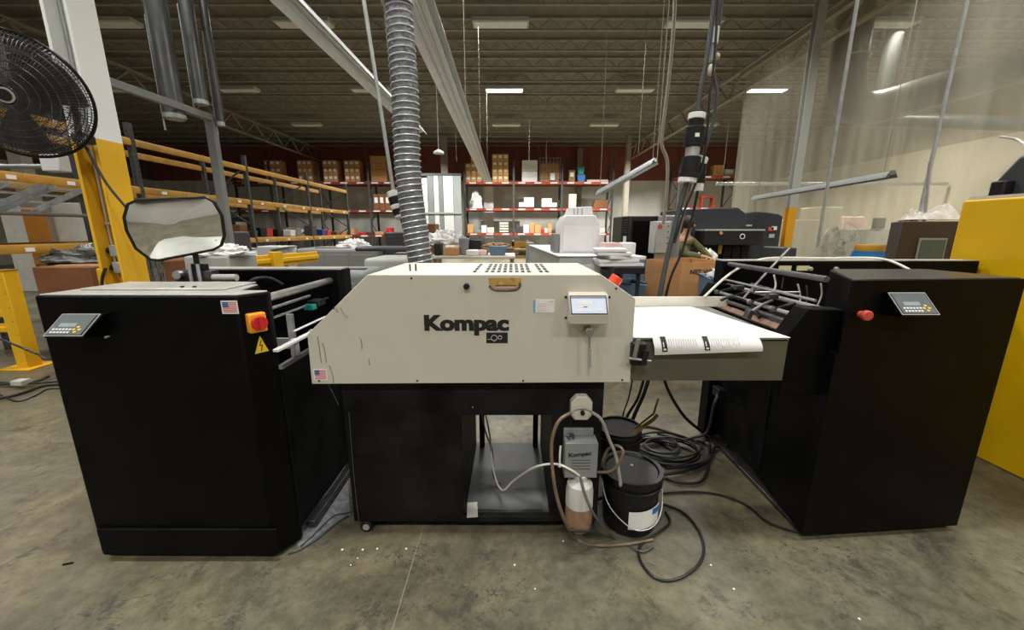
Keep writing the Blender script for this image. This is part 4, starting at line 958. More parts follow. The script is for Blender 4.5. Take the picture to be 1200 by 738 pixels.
for k in range(6): MB().cyl((gb0.x + .035, gb0.y - .007, gtz - .08 - k * .14), (gb0.x + .035, gb0.y - .003, gtz - .08 - k * .14), .006, 8).build('bolt_hole', M['rust'], gr)
tag(MB().tube([AY(-10, 393, 2.2), AY(20, 405, 2.2), AY(45, 415, 2.15), AY(62, 420, 2.1), (-2.0, 1.95, .85)], .006).build('loose_cord', M['cableblack']), 'thin dark cord sagging across the yellow guard post', 'cord')
fcab('thick black cable on the floor at the left edge, nearest of the bundle', [(-20, 470), (20, 462), (50, 452), (70, 450)], .012)
fcab('black cable bundle strand behind the nearest one at the left edge', [(-20, 452), (10, 450), (40, 449), (75, 446)], .011, z=.03)
fcab('black flat cable end sticking up right beside the yellow base plate', [(0, 448), (25, 449), (45, 446), (57, 441)], .014, z=.03)
fcab('thin black cord loop below the cable bundle at left', [(0, 462), (20, 470), (40, 464), (55, 456), (70, 455)], .006)
a = AZ(20, 456, 0); tag(MB().box(a.x - .05, a.x + .05, a.y, a.y + .08, .03, .075).build('cable_tie_block', M['grey'], bevel=.005), 'small grey plug lying on the cable bundle at left', 'plug')

# rack row along x = -6 (yellow beams)
RX0, RX1 = -6.0, -7.05
upr = [4.5, 6.6, 9.3, 12.0, 14.75]
for i in range(len(upr)):
    y = upr[i]
    f = thing('rack_frame', ['perforated grey rack frame nearest the left edge', 'rack frame just right of the yellow building column', 'rack frame right of the mirror in the left row', 'last but one rack frame of the left row', 'end rack frame of the left row, farthest away'][i], 'rack frame', (-6.5, y, 0), group='yellow beam rack row')
    for x in (RX0 - .05, RX1 + .05):
        u = MB().box(x - .04, x + .04, y - .035, y + .035, 0, 3.05); u.build('upright', M['upright'], f)
    br = MB(); z = .2; k = 0
    while z < 2.7:
        a_, b_ = (RX0 - .05, RX1 + .05) if k % 2 == 0 else (RX1 + .05, RX0 - .05)
        br.bar((a_, y, z), (b_, y, z + .65), .03, .03); z += .65; k += 1
    br.build('brace', M['upright'], f)
    if i < 2:
        h = MB()
        for z in range(38): h.box(RX0 - .06, RX0 - .04, y - .037, y - .034, .1 + z * .076, .13 + z * .076)
        for z in range(38): h.box(RX0 - .011, RX0 - .009, y - .01, y + .01, .1 + z * .076, .13 + z * .076)
        h.build('slot', M['ink'], f, smooth=False, recalc=False)
lv = [(1.18, 'lowest'), (2.04, 'middle'), (2.77, 'top')]
segs = [(1.6, 4.5), (4.5, 6.6), (6.6, 9.3), (9.3, 12.0), (12.0, 14.75)]
for si, (y0, y1) in enumerate(segs):
    for z, nm in lv:
        for x, side in ((RX0 - .03, 'near'), (RX1 + .03, 'rear')):
            m_ = 'yellowold'
            t = thing('rack_beam', f'{nm} yellow rack beam, {side} side, ' + ['left of the perforated frame', 'behind the white column', 'behind the mirror', 'in the third bay right of the column', 'in the farthest bay of the left row'][si], 'rack beam', (x, (y0 + y1) / 2, z - .06), group='yellow beam rack row')
            MB().prism([(x - .025, z - .06), (x + .025, z - .06), (x + .025, z + .02), (x + .008, z + .05), (x - .025, z + .05)], 'y', y0 + .04, y1 - .04).build('beam', M[m_], t)
            lb = MB()
            if side == 'near' and z < 2.5:
                for k in range(3):
                    yy = y0 + .4 + k * (y1 - y0 - .8) / 2.0; lb.box(x + .025, x + .028, yy - .05, yy + .05, z - .04, z + .01)
                lb.build('label_sticker', M['paper'], t, smooth=False)
tag(MB().box(-6.9, -6.2, 4.6, 6.5, 1.6, 1.63).build('shelf_board', M['midgrey'], bevel=.004), 'grey shelf board in the left rack between the two yellow beams', 'shelf')
# aluminium ladders lying in the left rack
for k, (y, lab) in enumerate(((4.9, 'aluminium ladder leaning in the left rack, nearest'), (5.4, 'aluminium ladder leaning in the left rack, farther'))):
    t = thing('ladder', lab, 'ladder', (-6.7, y, 1.65))
    for dy in (0, .38): MB().bar((-6.9, y + dy, 1.66), (-6.35, y + dy + .25, 2.0), .03, .07).build('rail', M['galv'], t)
    g = MB()
    for j in range(4): g.bar((-6.85 + j * .15, y + .02 + j * .06, 1.7 + j * .09), (-6.85 + j * .15, y + .38 + j * .06, 1.7 + j * .09), .03, .03)
    g.build('rung', M['galv'], t)
a = AY(72, 345, 4.6)
def carton(name, label, x0, x1, y0, y1, z0, z1, m='card', lab=True, group=None, cat='box', rz=0, tape=True):
    cx, cy = (x0 + x1) / 2, (y0 + y1) / 2
    t = thing(name, label, cat, (cx, cy, z0), rz, group)
    w, d, h = x1 - x0, y1 - y0, z1 - z0
    MB().box(-w / 2, w / 2, -d / 2, d / 2, 0, h).build('carton', M[m], t, local=True, bevel=min(.01, w * .02))
    if tape: MB().box(-w / 2 - .002, w / 2 + .002, -.03, .03, h * .8, h + .003).build('tape', M['cardlight'], t, local=True)
    if lab: MB().box(-w * .3, w * .3, -d / 2 - .004, -d / 2, h * .45, h * .8).build('label', M['paper'], t, local=True)
    return t
p0, p1 = AY(45, 345, 4.3), AY(104, 313, 4.3)
carton('cardboard_box', 'large brown cardboard box just behind the left black machine', p0.x, p1.x, 4.3, 4.8, .0, p1.z, 'carddark', lab=False)
# film wrapped heap behind the box
q0, q1 = AY(35, 300, 4.9), AY(120, 292, 4.9)
from mathutils import noise as _nz
def heap(fn_c, rx, ry, h, seed, n=44):
    rd = random.Random(seed); ph = [rd.random() * 6 for _ in range(6)]
    def f(u, v):
        a = u * 2 * PI; r_ = math.sin(v * PI / 2)
        w_ = 1 + .12 * math.sin(3 * a + ph[0]) + .08 * math.sin(7 * a + ph[1] + v * 5)
        q_ = Vector((math.cos(a) * r_ * 2.2 + seed, math.sin(a) * r_ * 2.2, v * 2)); nn = _nz.noise(q_ * 2.3) * .5 + abs(_nz.noise(q_ * 4.7)) * .55
        w_ += nn * .5
        return (fn_c[0] + rx * r_ * w_ * math.cos(a), fn_c[1] + ry * r_ * w_ * math.sin(a), fn_c[2] + h * math.cos(v * PI / 2) * (1 + .1 * math.sin(5 * a + ph[2]) * r_ + nn * .9))
    return MB().sheet(f, n, 18, .004)
tag(MB().box(q0.x - .1, q1.x + .1, 5.0, 6.3, 0, .98).build('wrapped_pallet', M['carddark'], bevel=.03), 'film-wrapped pallet load under the left rack', 'pallet load')
tag(heap(((q0.x + q1.x) / 2, 5.4, 1.0), .62, .4, .17, 3).build('plastic_film', M['film']), 'crumpled grey plastic film heaped on the load under the left rack', 'plastic film')
tag(heap((AY(112, 318, 4.2).x, 4.85, 0), .14, .12, 1.05, 5).build('plastic_film', M['film']), 'crumpled plastic film beside the brown box near the yellow column', 'plastic film')
a = AY(120, 320, 4.0); tag(MB().box(a.x - .07, a.x + .12, 4.0, 4.3, 0, a.z + .05).build('yellow_bollard', M['yellow'], bevel=.02), 'short yellow block at the foot of the yellow column', 'bollard')
tag(MB().box(-11.5, -8.6, 9.0, 9.05, 0, 2.0).build('partition_board', mat('pale_board', srgb(206, 204, 194), .7), bevel=.01), 'pale partition board behind the far left rack', 'board')
a = AX(52, 187, -8.5); w_ = thing('unit_heater', 'small white electrical unit with conduit high behind the fan', 'heater', a)
MB().box(a.x - .1, a.x + .25, a.y, a.y + .2, a.z - .2, a.z + .1).build('case', M['white'], w_, bevel=.02)
MB().cyl((a.x - 1.6, a.y + .1, a.z - .1), (a.x - .1, a.y + .1, a.z - .1), .04, 10).build('conduit', M['galv'], w_)
p = AY(33, 250, 8.6); cc = MB().box(p.x - .14, p.x + .14, 8.6, 8.8, 0, ZC - .3); struct('column', cc, wall_mat('rear_left_column', srgb(170, 110, 30), srgb(128, 124, 110), 1.9, .001), smooth=False)
# small clutter standing on the lowest beams of the left rack
rd = random.Random(11)
k = 0
CL = ['dgrey', 'white', 'carddark', 'red', 'midgrey', 'card', 'navy', 'rubber']
clut = ['dark', 'white', 'brown', 'red', 'grey', 'tan', 'blue', 'black']
for y in [7.0 + .42 * i for i in range(18)]:
    ci = rd.randrange(len(CL)); w, h = .1 + rd.random() * .12, .1 + rd.random() * .22
    bin_ = MB(); x = -6.3 - rd.random() * .3
    bin_.prism([(x - w, 1.24), (x + w, 1.24), (x + w * 1.1, 1.24 + h), (x - w * 1.1, 1.24 + h)], 'y', y - .13, y + .13)
    tag(bin_.build('parts_tub', M[CL[ci]], bevel=.012), f'small {clut[ci]} tub on the lowest level of the left rack', 'tub', group=f'{clut[ci]} tubs on the left rack')
tag(MB().box(-6.95, -6.1, 6.7, 14.6, 1.2, 1.235).build('shelf_board', M['rust'], bevel=.003), 'brown shelf deck on the lowest beams of the left rack', 'shelf')
a = AX(283, 268, -6.5); t = thing('picture_frame', 'black framed panel with a pale sheet standing on the left rack shelf', 'frame', (a.x, a.y, 1.24))
MB().box(a.x - .28, a.x + .28, a.y, a.y + .04, 1.24, 1.72).build('frame', M['ink'], t, bevel=.01); MB().box(a.x - .12, a.x + .14, a.y - .004, a.y, 1.32, 1.60).build('sheet', M['cream'], t)
tag(MB().prism([(-5.3, .0), (-4.75, .0), (-4.75, 1.38), (-5.3, 1.38)], 'y', 6.6, 7.2).build('waste_bin', M['dgrey'], bevel=.03), 'dark grey upright bin right of the mirror', 'bin')

# ================================================================ MID LEFT: yellow barrier and grey presses
def line_rail():
    a = AZ(246, 304, 1.06); b = AZ(374, 294.5, 1.06)
    t = thing('barrier_rail', 'yellow ribbed barrier rail with two posts behind the left black machine', 'barrier', ((a.x + b.x) / 2, (a.y + b.y) / 2, 0))
    d = (b - a).normalized(); n = d.cross(Vector((0, 0, 1)))
    for (u, w_, dz) in ((.0, .14, .0), (.52, .16, .04)):
        p = a.lerp(b, u); MB().bar((p.x, p.y, 0), (p.x, p.y, 1.06 + dz), w_, .10, up=n).build('post', M['yellow'], t, bevel=.006)
    for z in (.98, .72): 
        for dz, nn_ in ((0, .05), (-.055, .02), (-.11, .05)):
            MB().bar(a + Vector((0, 0, z - 1.06 + dz + .05)) + n * -nn_, b + Vector((0, 0, z - 1.06 + dz + .05)) + n * -nn_, .03, .062).build('rail_rib', M['yellow'], t, bevel=.01)
line_rail()
def gpress(label, px0, px1, ytop, Y, depth, z1=None, m='midgrey', panels=2, name='grey_press', cat='press', bev=.05):
    p0, p1 = AY(px0, ytop, Y), AY(px1, ytop, Y); zt_ = z1 or p0.z
    t = thing(name, label, cat, ((p0.x + p1.x) / 2, Y + depth / 2, 0))
    MB().box(p0.x, p1.x, Y, Y + depth, .06, zt_).build('body', M[m], t, bevel=bev, seg=4)
    MB().box(p0.x + .05, p1.x - .05, Y + .05, Y + depth - .05, 0, .07).build('plinth', M['rubber'], t)
    W = (p1.x - p0.x - 2 * bev) / panels
    for k in range(panels):
        x = p0.x + bev + k * W
        d = MB().box(x + .01, x + W - .01, Y - .008, Y + .004, .15, zt_ - bev - .04).build('door', M[m], t, bevel=.006)
        MB().box(x + W - .08, x + W - .05, Y - .016, Y - .006, zt_ * .55, zt_ * .7).build('handle', M['dgrey'], d)
    return t, p0, p1, zt_
t, p0, p1, z_ = gpress('low grey digital press section nearest, right behind the yellow barrier', 318, 425, 318, 3.4, .55, panels=2, bev=.06)
MB().box(p0.x + .5, p0.x + .75, 3.55, 3.65, z_ - .001, z_ + .006).build('paper_slot', M['ink'], t)
t, p0, p1, z_ = gpress('grey digital press section with round emblem, right of the lowest one', 425, 480, 303, 4.0, 1.2, panels=2, m='grey', bev=.04)
MB().lathe([(.05, 0), (.055, .004), (.045, .006), (.045, 0)], (p0.x + .16, 3.99, z_ - .16), 20, rot=(PI / 2, 0, 0)).build('emblem_ring', M['midgrey'], t)
t, p0, p1, z_ = gpress('long grey press cover farther back behind the yellow barrier', 345, 440, 291, 6.7, 1.0, panels=3, m='midgrey', bev=.06)
MB().box(p0.x + .3, p0.x + .9, 6.8, 6.9, z_ - .002, z_ + .01).build('slot', M['ink'], t)
tag(MB().obox(AY(452, 291, 4.8) , (.62, .4, .05), (0, 0, .1)).build('output_tray', M['dgrey'], bevel=.02), 'flat grey output tray in front of the tall dark cabinet', 'tray')
gpress('dark grey square cabinet just left of the flexible hose', 450, 476, 272, 7.0, .7, m='dgrey', panels=1, bev=.03, name='copier_cabinet', cat='cabinet')
for (px, py, Y, rx, ry, h, lab, sd) in ((412, 291, 7.0, .28, .22, .15, 'white crumpled paper heap on the grey press', 8), (250, 297, 3.6, .26, .2, .08, 'white crumpled sheets left end of the yellow barrier', 9)):
    p = AY(px, py, Y); tag(heap((p.x, Y + .1, p.z - .02), rx, ry, h, sd).build('paper_heap', M['paper']), lab, 'paper')
    if sd == 9: tag(MB().box(p.x - .2, p.x + .2, Y - .1, Y + .3, 0, p.z - .02).build('side_cabinet', M['grey'], bevel=.015), 'low grey cabinet under the crumpled sheets behind the left machine', 'cabinet')
for (px, py, w_, lab) in ((318, 292, .6, 'white rectangular printer cover on the press behind the barrier'), (270, 295, .6, 'white low scanner lid left of the printer cover')):
    p = AY(px, py, 7.8); t = thing('printer', lab, 'printer', (p.x, 8.0, 0)); MB().box(p.x - w_ / 2, p.x + w_ / 2, 7.8, 8.2, p.z - .3, p.z + .06).build('body', M['white'], t, bevel=.03)
    MB().obox((p.x + w_ * .5 - .1, 7.9, p.z + .02), (.4, .3, .03), (0, -.15, 0)).build('output_tray', M['midgrey'], t, bevel=.01)
    MB().box(p.x - w_ / 2 + .03, p.x + w_ / 2 - .03, 7.85, 8.15, 0, p.z - .3).build('stand', M['grey'], t, bevel=.01)

# ================================================================ FLEXIBLE HOSE AND HANGING PLUGS
hp = [(464, -60), (466, 0), (470, 50), (474, 100), (476, 150), (478, 200), (484, 250), (490, 290), (496, 330)]
H3 = [AY(x, y, 2.45) for x, y in hp]
hz = thing('flexible_duct', 'ribbed grey flexible duct hanging from the top edge down behind the cream machine', 'hose', H3[-1])
MB().tube(H3, .074, 24).build('sleeve', mat('duct_fabric', srgb(116, 119, 124), .35, .35, .35, 24, .6, 30), hz)
MB().cyl(H3[0] - Vector((0, 0, .1)), (H3[0].x, H3[0].y, ZC), .08, 24).build('upper_pipe', M['galv'], hz)
dense = []
for i in range(len(H3) - 1):
    for k in range(12): dense.append(H3[i].lerp(H3[i + 1], k / 12))
acc = []; L_ = 0; hel = MB()
tot = sum((H3[i + 1] - H3[i]).length for i in range(len(H3) - 1)); turns = int(tot / .034)
def along(s_):
    d = 0
    for i in range(len(dense) - 1):
        q = (dense[i + 1] - dense[i]).length
        if d + q >= s_: return dense[i].lerp(dense[i + 1], (s_ - d) / q), (dense[i + 1] - dense[i]).normalized()
        d += q
    return dense[-1], (dense[-1] - dense[-2]).normalized()
pts = []
for k in range(turns * 16):
    p, d = along(tot * k / (turns * 16)); u = d.cross(Vector((0, 1, 0))).normalized(); v = d.cross(u)
    a = 2 * PI * k / 16; pts.append(p + (u * math.cos(a) + v * math.sin(a)) * .077)
MB().tube(pts, .0036, 6, smooth=False).build('wire_helix', mat('helix_grey', srgb(205, 207, 210), .35, .2, .05), hz)
MB().cyl(H3[0], AY(466, 6, 2.45), .088, 24).build('top_clamp', M['galv'], hz)
p0 = AY(420, -40, 2.6); p1 = AY(461, 224, 2.6); p2 = AY(486, 300, 2.55)
hc = thing('hanging_connector', 'pale pole with a black and white plug hanging beside the flexible duct', 'connector', p1)
MB().cyl(p0 + (p0 - p1) * .4, p1, .012, 12).build('pole', M['galv'], hc)
d = (AY(470, 256, 2.6) - AY(459, 224, 2.6)).normalized()
s0 = AY(459, 224, 2.6)
for (a_, b_, r_, m_, nm) in ((0, .04, .034, 'white', 'collar'), (.035, .085, .038, 'rubber', 'plug_body'), (.085, .115, .040, 'white', 'collar'), (.11, .15, .038, 'rubber', 'plug_body'), (.15, .17, .034, 'white', 'collar')):
    MB().cyl(s0 + d * a_, s0 + d * b_, r_, 20).build(nm, M[m_], hc, bevel=.004)
MB().tube([s0 + d * .165, AY(474, 272, 2.6), AY(482, 295, 2.56), AY(487, 312, 2.55)], .007).build('tail_cable', M['cableblack'], hc)
# right plug assembly
Yq = 2.45
pg = thing('hanging_power_plug', 'heavy black and white cable plugs hanging at top right of centre', 'connector', AY(808, 180, Yq))
def seg(pa, pb, r_, m_, nm, par=pg, n=20, bev=.003, Y=Yq): return MB().cyl(AY(*pa, Y), AY(*pb, Y), r_ , n).build(nm, M[m_], par, bevel=bev)
S = Yq * .98 / FPX
seg((817, 133), (816, 140), 9 * S, 'white', 'collar'); seg((816, 140), (815, 150), 8 * S, 'rubber', 'plug_body'); seg((815, 149), (812, 172), 10 * S, 'rubber', 'plug_body')
seg((812, 172), (811, 184), 7.5 * S, 'galv', 'metal_sleeve'); seg((811, 184), (808, 203), 10 * S, 'rubber', 'plug_body'); seg((808, 203), (807, 209), 11 * S, 'rubber', 'latch_ring'); seg((806, 208), (805, 214), 10 * S, 'white', 'collar')
seg((822, 184), (819, 192), 8 * S, 'white', 'collar', Y=Yq + .06); seg((820, 192), (818, 215), 7.5 * S, 'rubber', 'plug_body', Y=Yq + .06); seg((818, 214), (817, 224), 6.5 * S, 'white', 'collar', Y=Yq + .06)
lbm = AY(817, 158, Yq - .055); MB().box(lbm.x - .012, lbm.x + .012, lbm.y - .004, lbm.y, lbm.z - .01, lbm.z + .01).build('label', M['paper'], pg)
seg((838, 25), (834, 72), 3.2 * S, 'galv', 'swivel_rod', Y=Yq + .02); seg((838, 32), (836, 52), 4.5 * S, 'white', 'swivel_tag', Y=Yq + .02)
MB().ball(AY(833, 82, Yq), .022, .02, .03).ball(AY(840, 66, Yq), .018).build('cord_knot', mat('knotted_rag', srgb(188, 182, 158), .9), pg)
def pcab(pts, r_, label, m='cablegrey', Y=Yq):
    tag(MB().tube([AY(x, y, Y) for x, y in pts], r_, 10).build('power_cable', M[m]), label, 'cable')
pcab([(842, -50), (836, 10), (828, 70), (821, 105), (817, 134)], .012, 'grey cable entering the top of the longer black plug')
pcab([(850, -50), (845, 10), (838, 60), (836, 85), (840, 110), (836, 140), (826, 175), (822, 186)], .010, 'grey cable looping down to the shorter plug behind', Y=Yq + .05)
pcab([(846, -50), (842, 0), (836, 80), (832, 110), (829, 150), (824, 190), (811, 225), (800, 252), (790, 285)], .007, 'thin dark cable running past both hanging plugs', 'cableblack', Y=Yq - .02)
pcab([(805, 213), (796, 245), (786, 285), (778, 320), (771, 362), (762, 440)], .016, 'thickest grey cable running from the long plug down behind the tray')
pcab([(818, 223), (811, 255), (799, 295), (786, 325), (777, 362), (760, 442)], .008, 'thin black cable from the short plug down behind the tray', 'cableblack', Y=Yq + .04)
pcab([(810, 215), (803, 245), (796, 272), (788, 300)], .006, 'reddish thin cable hanging just right of the thickest cable', 'ledge', Y=Yq + .02)
# thin bent conduit left of the plugs
cb_ = thing('bent_conduit', 'thin pale conduit dropping with a kink to the grey electrical box', 'conduit', AY(780, 262, 5.0))
MB().tube([AY(795, -120, 5), AY(790, 20, 5), AY(784, 90, 5), AY(776, 155, 5), AY(776, 172, 5), AY(782, 190, 5), AY(781, 225, 5), AY(777, 262, 5)], .020, 10).build('pipe', M['joist'], cb_)

# ================================================================ BACK RACKS AND GOODS
YR0, YR1 = 21.4, 22.5
def zr(py, Y=YR0): return AY(600, py, Y).z
def xr(px, Y=YR0, py=240): return AY(px, py, Y).x
def rack(ux, levels, m, desc, depthY=(YR0, YR1)):
    for i, x in enumerate(ux):
        f = thing('rack_frame', f'dark rack frame {i + 1} counted from the left in {desc}', 'rack frame', (x, depthY[0] + .5, 0), group='frames of ' + desc)
        f['label'] = f'dark upright frame of {desc}'
        for y in depthY: MB().box(x - .05, x + .05, y - .04, y + .04, 0, 4.9).build('upright', M['upright'], f)
        br = MB(); z = .2; k = 0
        while z < 4.4: 
            br.bar((x, depthY[k % 2], z), (x, depthY[1 - k % 2], z + .8), .03, .03); z += .8; k += 1
        br.build('brace', M['upright'], f)
    for i in range(len(ux) - 1):
        for z in levels:
            for y in depthY:
                if y == depthY[1] and z < 2: continue
                o = MB().box(ux[i] + .05, ux[i + 1] - .05, y - .05, y, z - .12, z)
                t = thing('rack_beam', f'beam of {desc}', 'rack beam', ((ux[i] + ux[i + 1]) / 2, y, z - .12), group='beams of ' + desc)
                o.build('beam', M[m], t)
                if y == depthY[0]:
                    lb = MB(); n = 3
                    for k in range(n):
                        xx = ux[i] + (k + .5) * (ux[i + 1] - ux[i]) / n; lb.box(xx - .18, xx + .18, y - .054, y - .05, z - .09, z - .03)
                    lb.build('label_strip', M['paper'], t, smooth=False)
            tag(MB().box(ux[i] + .06, ux[i + 1] - .06, depthY[0] + .02, depthY[1] - .05, z - .05, z - .01).build('shelf_deck', M['rust']), f'wire deck of {desc}', 'shelf', group='decks of ' + desc)
ZL = [zr(213), zr(244), zr(273)]
cx_ = [xr(545), xr(602), xr(658), xr(717)]
rack(cx_, ZL, 'redbeam', 'the red rack in the middle of the back wall')
lx_ = [xr(263), xr(320), xr(377), xr(434), xr(478)]
rack(lx_, [zr(213), zr(246), zr(275)], 'darkred', 'the dark red rack at the left back')
rx_ = [xr(793), xr(858)]
rack(rx_, [zr(206), zr(243)], 'redbeam', 'the red rack behind the black press at right')
def stack(px0, px1, zb_, rows, cols, hgt, m, label, group, skip=(), Y=YR0 + .1, d=.55, lab=True, name='cardboard_box', seed=0):
    x0, x1 = xr(px0), xr(px1); w = (x1 - x0) / cols; h = hgt / rows
    first = None
    for r_ in range(rows):
        for c_ in range(cols):
            if (r_, c_) in skip: continue
            x, z = x0 + (c_ + .5) * w, zb_ + r_ * h
            if first is None:
                first = carton(name, label, x - w * .47, x + w * .47, Y, Y + d, z, z + h * .96, m, lab=lab, group=group, tape=False)
                base = first
            else: dup(first, (x, Y + d / 2, z), 0, label, group)
ZA = ZL[0]
stack(546, 565, ZA, 4, 3, 1.25, 'cardlight', 'yellowish carton in the leftmost bright stack on the top red shelf', 'cartons in the leftmost bright stack', skip=((3, 0), (3, 2)))
stack(577, 596, ZA, 4, 3, 1.4, 'cardlight', 'yellowish carton in the second bright stack on the top red shelf', 'cartons in the second bright stack')
stack(611, 630, ZA, 4, 1, 1.1, 'paper', 'white carton in the single-width stack on the top red shelf', 'white cartons on the top red shelf', lab=False)
stack(608, 626, ZL[1] + .075, 2, 3, .5, 'paper', 'white bundle on the black tray at middle level, left pile', 'white bundles left pile', skip=((1, 0),), lab=False, name='paper_bundle')
stack(635, 653, ZL[1] + .075, 2, 3, .45, 'paper', 'white bundle on the black tray at middle level, right pile', 'white bundles right pile', skip=((1, 2), ), lab=False, name='paper_bundle')
for px0, px1, lab in ((607, 627, 'left'), (634, 654, 'right')):
    tag(MB().box(xr(px0), xr(px1), YR0 + .05, YR0 + .9, ZL[1] - .005, ZL[1] + .07).build('pallet', M['ink'], bevel=.01), f'black flat pallet under the {lab} pile of white bundles', 'pallet')
# wire cage with brown goods
x0, x1 = xr(632), xr(656); t = thing('wire_crate', 'brown crate with wire top on the top red shelf', 'crate', ((x0 + x1) / 2, 21.9, ZA))
MB().box(x0 + .05, x1 - .05, YR0 + .15, YR0 + .8, ZA, ZA + .95).build('contents', M['card'], t, bevel=.03)
g = MB()
for x in [x0 + (x1 - x0) * k / 6 for k in range(7)]: g.box(x - .012, x + .012, YR0 + .08, YR0 + .10, ZA, ZA + 1.2)
for z in [ZA + .2 * k for k in range(7)]: g.box(x0, x1, YR0 + .08, YR0 + .10, z - .01, z + .01)
g.build('mesh', M['steel'], t, smooth=False)
p = xr(647); MB().box(p - .12, p + .12, YR0 + .06, YR0 + .08, ZA + .1, ZA + .45).build('label', M['paper'], t)
carton('cardboard_box', 'small olive carton with white top left of the green bin', xr(666), xr(673), YR0 + .1, YR0 + .5, ZA, ZA + .6, 'rust', True)
tag(MB().prism([(xr(676.5), ZA), (xr(684.5), ZA), (xr(685.5), ZA + .38), (xr(675.5), ZA + .38)], 'y', YR0 + .1, YR0 + .5).build('plastic_bin', M['blue'], bevel=.02), 'blue plastic bin under the green one on the top red shelf', 'bin')
tag(MB().prism([(xr(676.5), ZA + .385), (xr(683), ZA + .385), (xr(684), ZA + .78), (xr(675.5), ZA + .78)], 'y', YR0 + .1, YR0 + .5).build('plastic_bin', M['teal'], bevel=.02), 'green plastic bin stacked on the blue one on the top red shelf', 'bin')
tag(MB().box(xr(687), xr(712), YR0 + .1, YR0 + .9, ZA, ZA + .12).build('flat_pack', M['cream'], bevel=.01), 'low pale flat pack at the right end of the top red shelf', 'package')
tag(heap((xr(556.5), YR0 + .5, ZL[1]), .30, .3, .7, 21).build('wrapped_bundle', M['white']), 'white wrapped bundle at the left of the middle red shelf', 'bundle')
x0, x1 = xr(695), xr(713); tag(MB().prism([(x0, ZL[1]), (x1, ZL[1]), (x1, ZL[1] + .42), (x0 + .12, ZL[1] + .42)], 'y', YR0 + .05, YR0 + .7).build('brown_crate', M['carddark'], bevel=.02), 'dark brown crate at the right end of the middle red shelf', 'crate')
carton('cardboard_box', 'small pale carton stack item above the white copier', xr(667), xr(676), YR0 + .2, YR0 + .6, ZL[1], ZL[1] + .75, 'cream', True)
# clutter on third level and floor level, one object each
rd = random.Random(5)
CLm = ['paper', 'cream', 'card', 'white', 'pink', 'cardlight', 'dgrey', 'red', 'midgrey']
CLn = ['white', 'cream', 'brown', 'glossy white', 'pinkish', 'tan', 'dark grey', 'red', 'grey']
px = 547
while px < 716:
    if any(u_ - 11 < px < u_ + 2 for u_ in (602, 658, 717)) or 574 < px < 599: px += 1; continue
    w = 3 + rd.random() * 6; ci = rd.randrange(9); h = .15 + rd.random() * .4
    tag(MB().box(xr(px), xr(px + w), YR0 + .05, YR0 + .5, ZL[2], ZL[2] + h).build('small_carton', M[CLm[ci]], bevel=.012), f'small {CLn[ci]} carton on the lowest red shelf', 'box', f'{CLn[ci]} cartons on the lowest red shelf'); px += w + .6
for px0, px1, h, m_, lab in ((561, 566, .5, 'ink', 'black speaker-like box with white band on the lowest red shelf'),):
    pass
x0, x1 = xr(584), xr(597); t = thing('parts_cabinet', 'dark open cabinet with pale drawers on the lowest red shelf', 'cabinet', ((x0 + x1) / 2, 21.3, ZL[2]))
MB().box(x0, x1, 21.42, 21.8, ZL[2] - .008, ZL[2] + .62).build('carcass', M['upright'], t, bevel=.01)
for k in range(4): MB().box(x0 + .06, x1 - .06, 21.4, 21.425, ZL[2] + .05 + k * .14, ZL[2] + .14 + k * .14).build('drawer', M['cream'], t)
tag(MB().box(xr(560), xr(610), 23.3, 23.4, 0, 1.95).build('white_board', M['white'], bevel=.01), 'long white board behind the lowest red shelf', 'board')
tag(MB().box(xr(565) , xr(577), 22.7, 22.8, 0, 4.25).build('pale_panel', M['white'], bevel=.01), 'tall pale panel behind the middle red shelf', 'board')
# left rack goods
ZD = [zr(213), zr(246), zr(275)]
for i, (a_, b_) in enumerate(((314, 333), (352, 369), (381.5, 398), (406, 424))):
    stack(a_, b_, ZD[0], 3, 3, 1.1, 'card', 'brown carton with white label in the ' + ['first', 'second', 'third', 'fourth'][i] + ' stack of the left back rack', 'cartons in the ' + ['first', 'second', 'third', 'fourth'][i] + ' left stack')
stack(436, 455, ZD[0], 4, 1, 1.3, 'card', 'wide brown carton in the pile nearest the hanging plug', 'wide brown cartons', lab=False)
stack(437, 457, ZD[1], 1, 3, .85, 'carddark', 'tall brown carton on the middle dark red shelf beside the hanging plug', 'tall brown cartons')
px = 300
while px < 455:
    if any(u_ - 11 < px < u_ + 2 for u_ in (320, 377, 434)): px += 1; continue
    w = 3 + rd.random() * 7; ci = rd.choice([2, 6, 7, 8, 2, 6]); h = .1 + rd.random() * .3
    tag(MB().box(xr(px), xr(px + w), YR0 + .05, YR0 + .5, ZD[2], ZD[2] + h).build('small_carton', M[CLm[ci]], bevel=.012), f'small {CLn[ci]} carton low in the dark red rack at the left back', 'box', f'{CLn[ci]} cartons low in the left back rack'); px += w + 4
carton('cardboard_box', 'pale carton on the top shelf behind the black press at right', xr(833), xr(845), YR0 + .1, YR0 + .5, zr(206), zr(206) + .55, 'cardlight', False)
carton('cardboard_box', 'white label carton beside the pale one at right back', xr(846), xr(857), YR0 + .1, YR0 + .5, zr(206), zr(206) + .35, 'cream', True)
t = thing('bench_stool', 'small orange wooden bench high on the shelf behind the black press', 'bench', (xr(830), 21.6, zr(243)))
MB().box(xr(822), xr(838), YR0 + .1, YR0 + .5, zr(243) + .5, zr(243) + .6).build('top', M['redbeam'], t)
for x in (xr(823), xr(836)): MB().box(x, x + .08, YR0 + .1, YR0 + .45, zr(243), zr(243) + .5).build('leg', M['redbeam'], t)
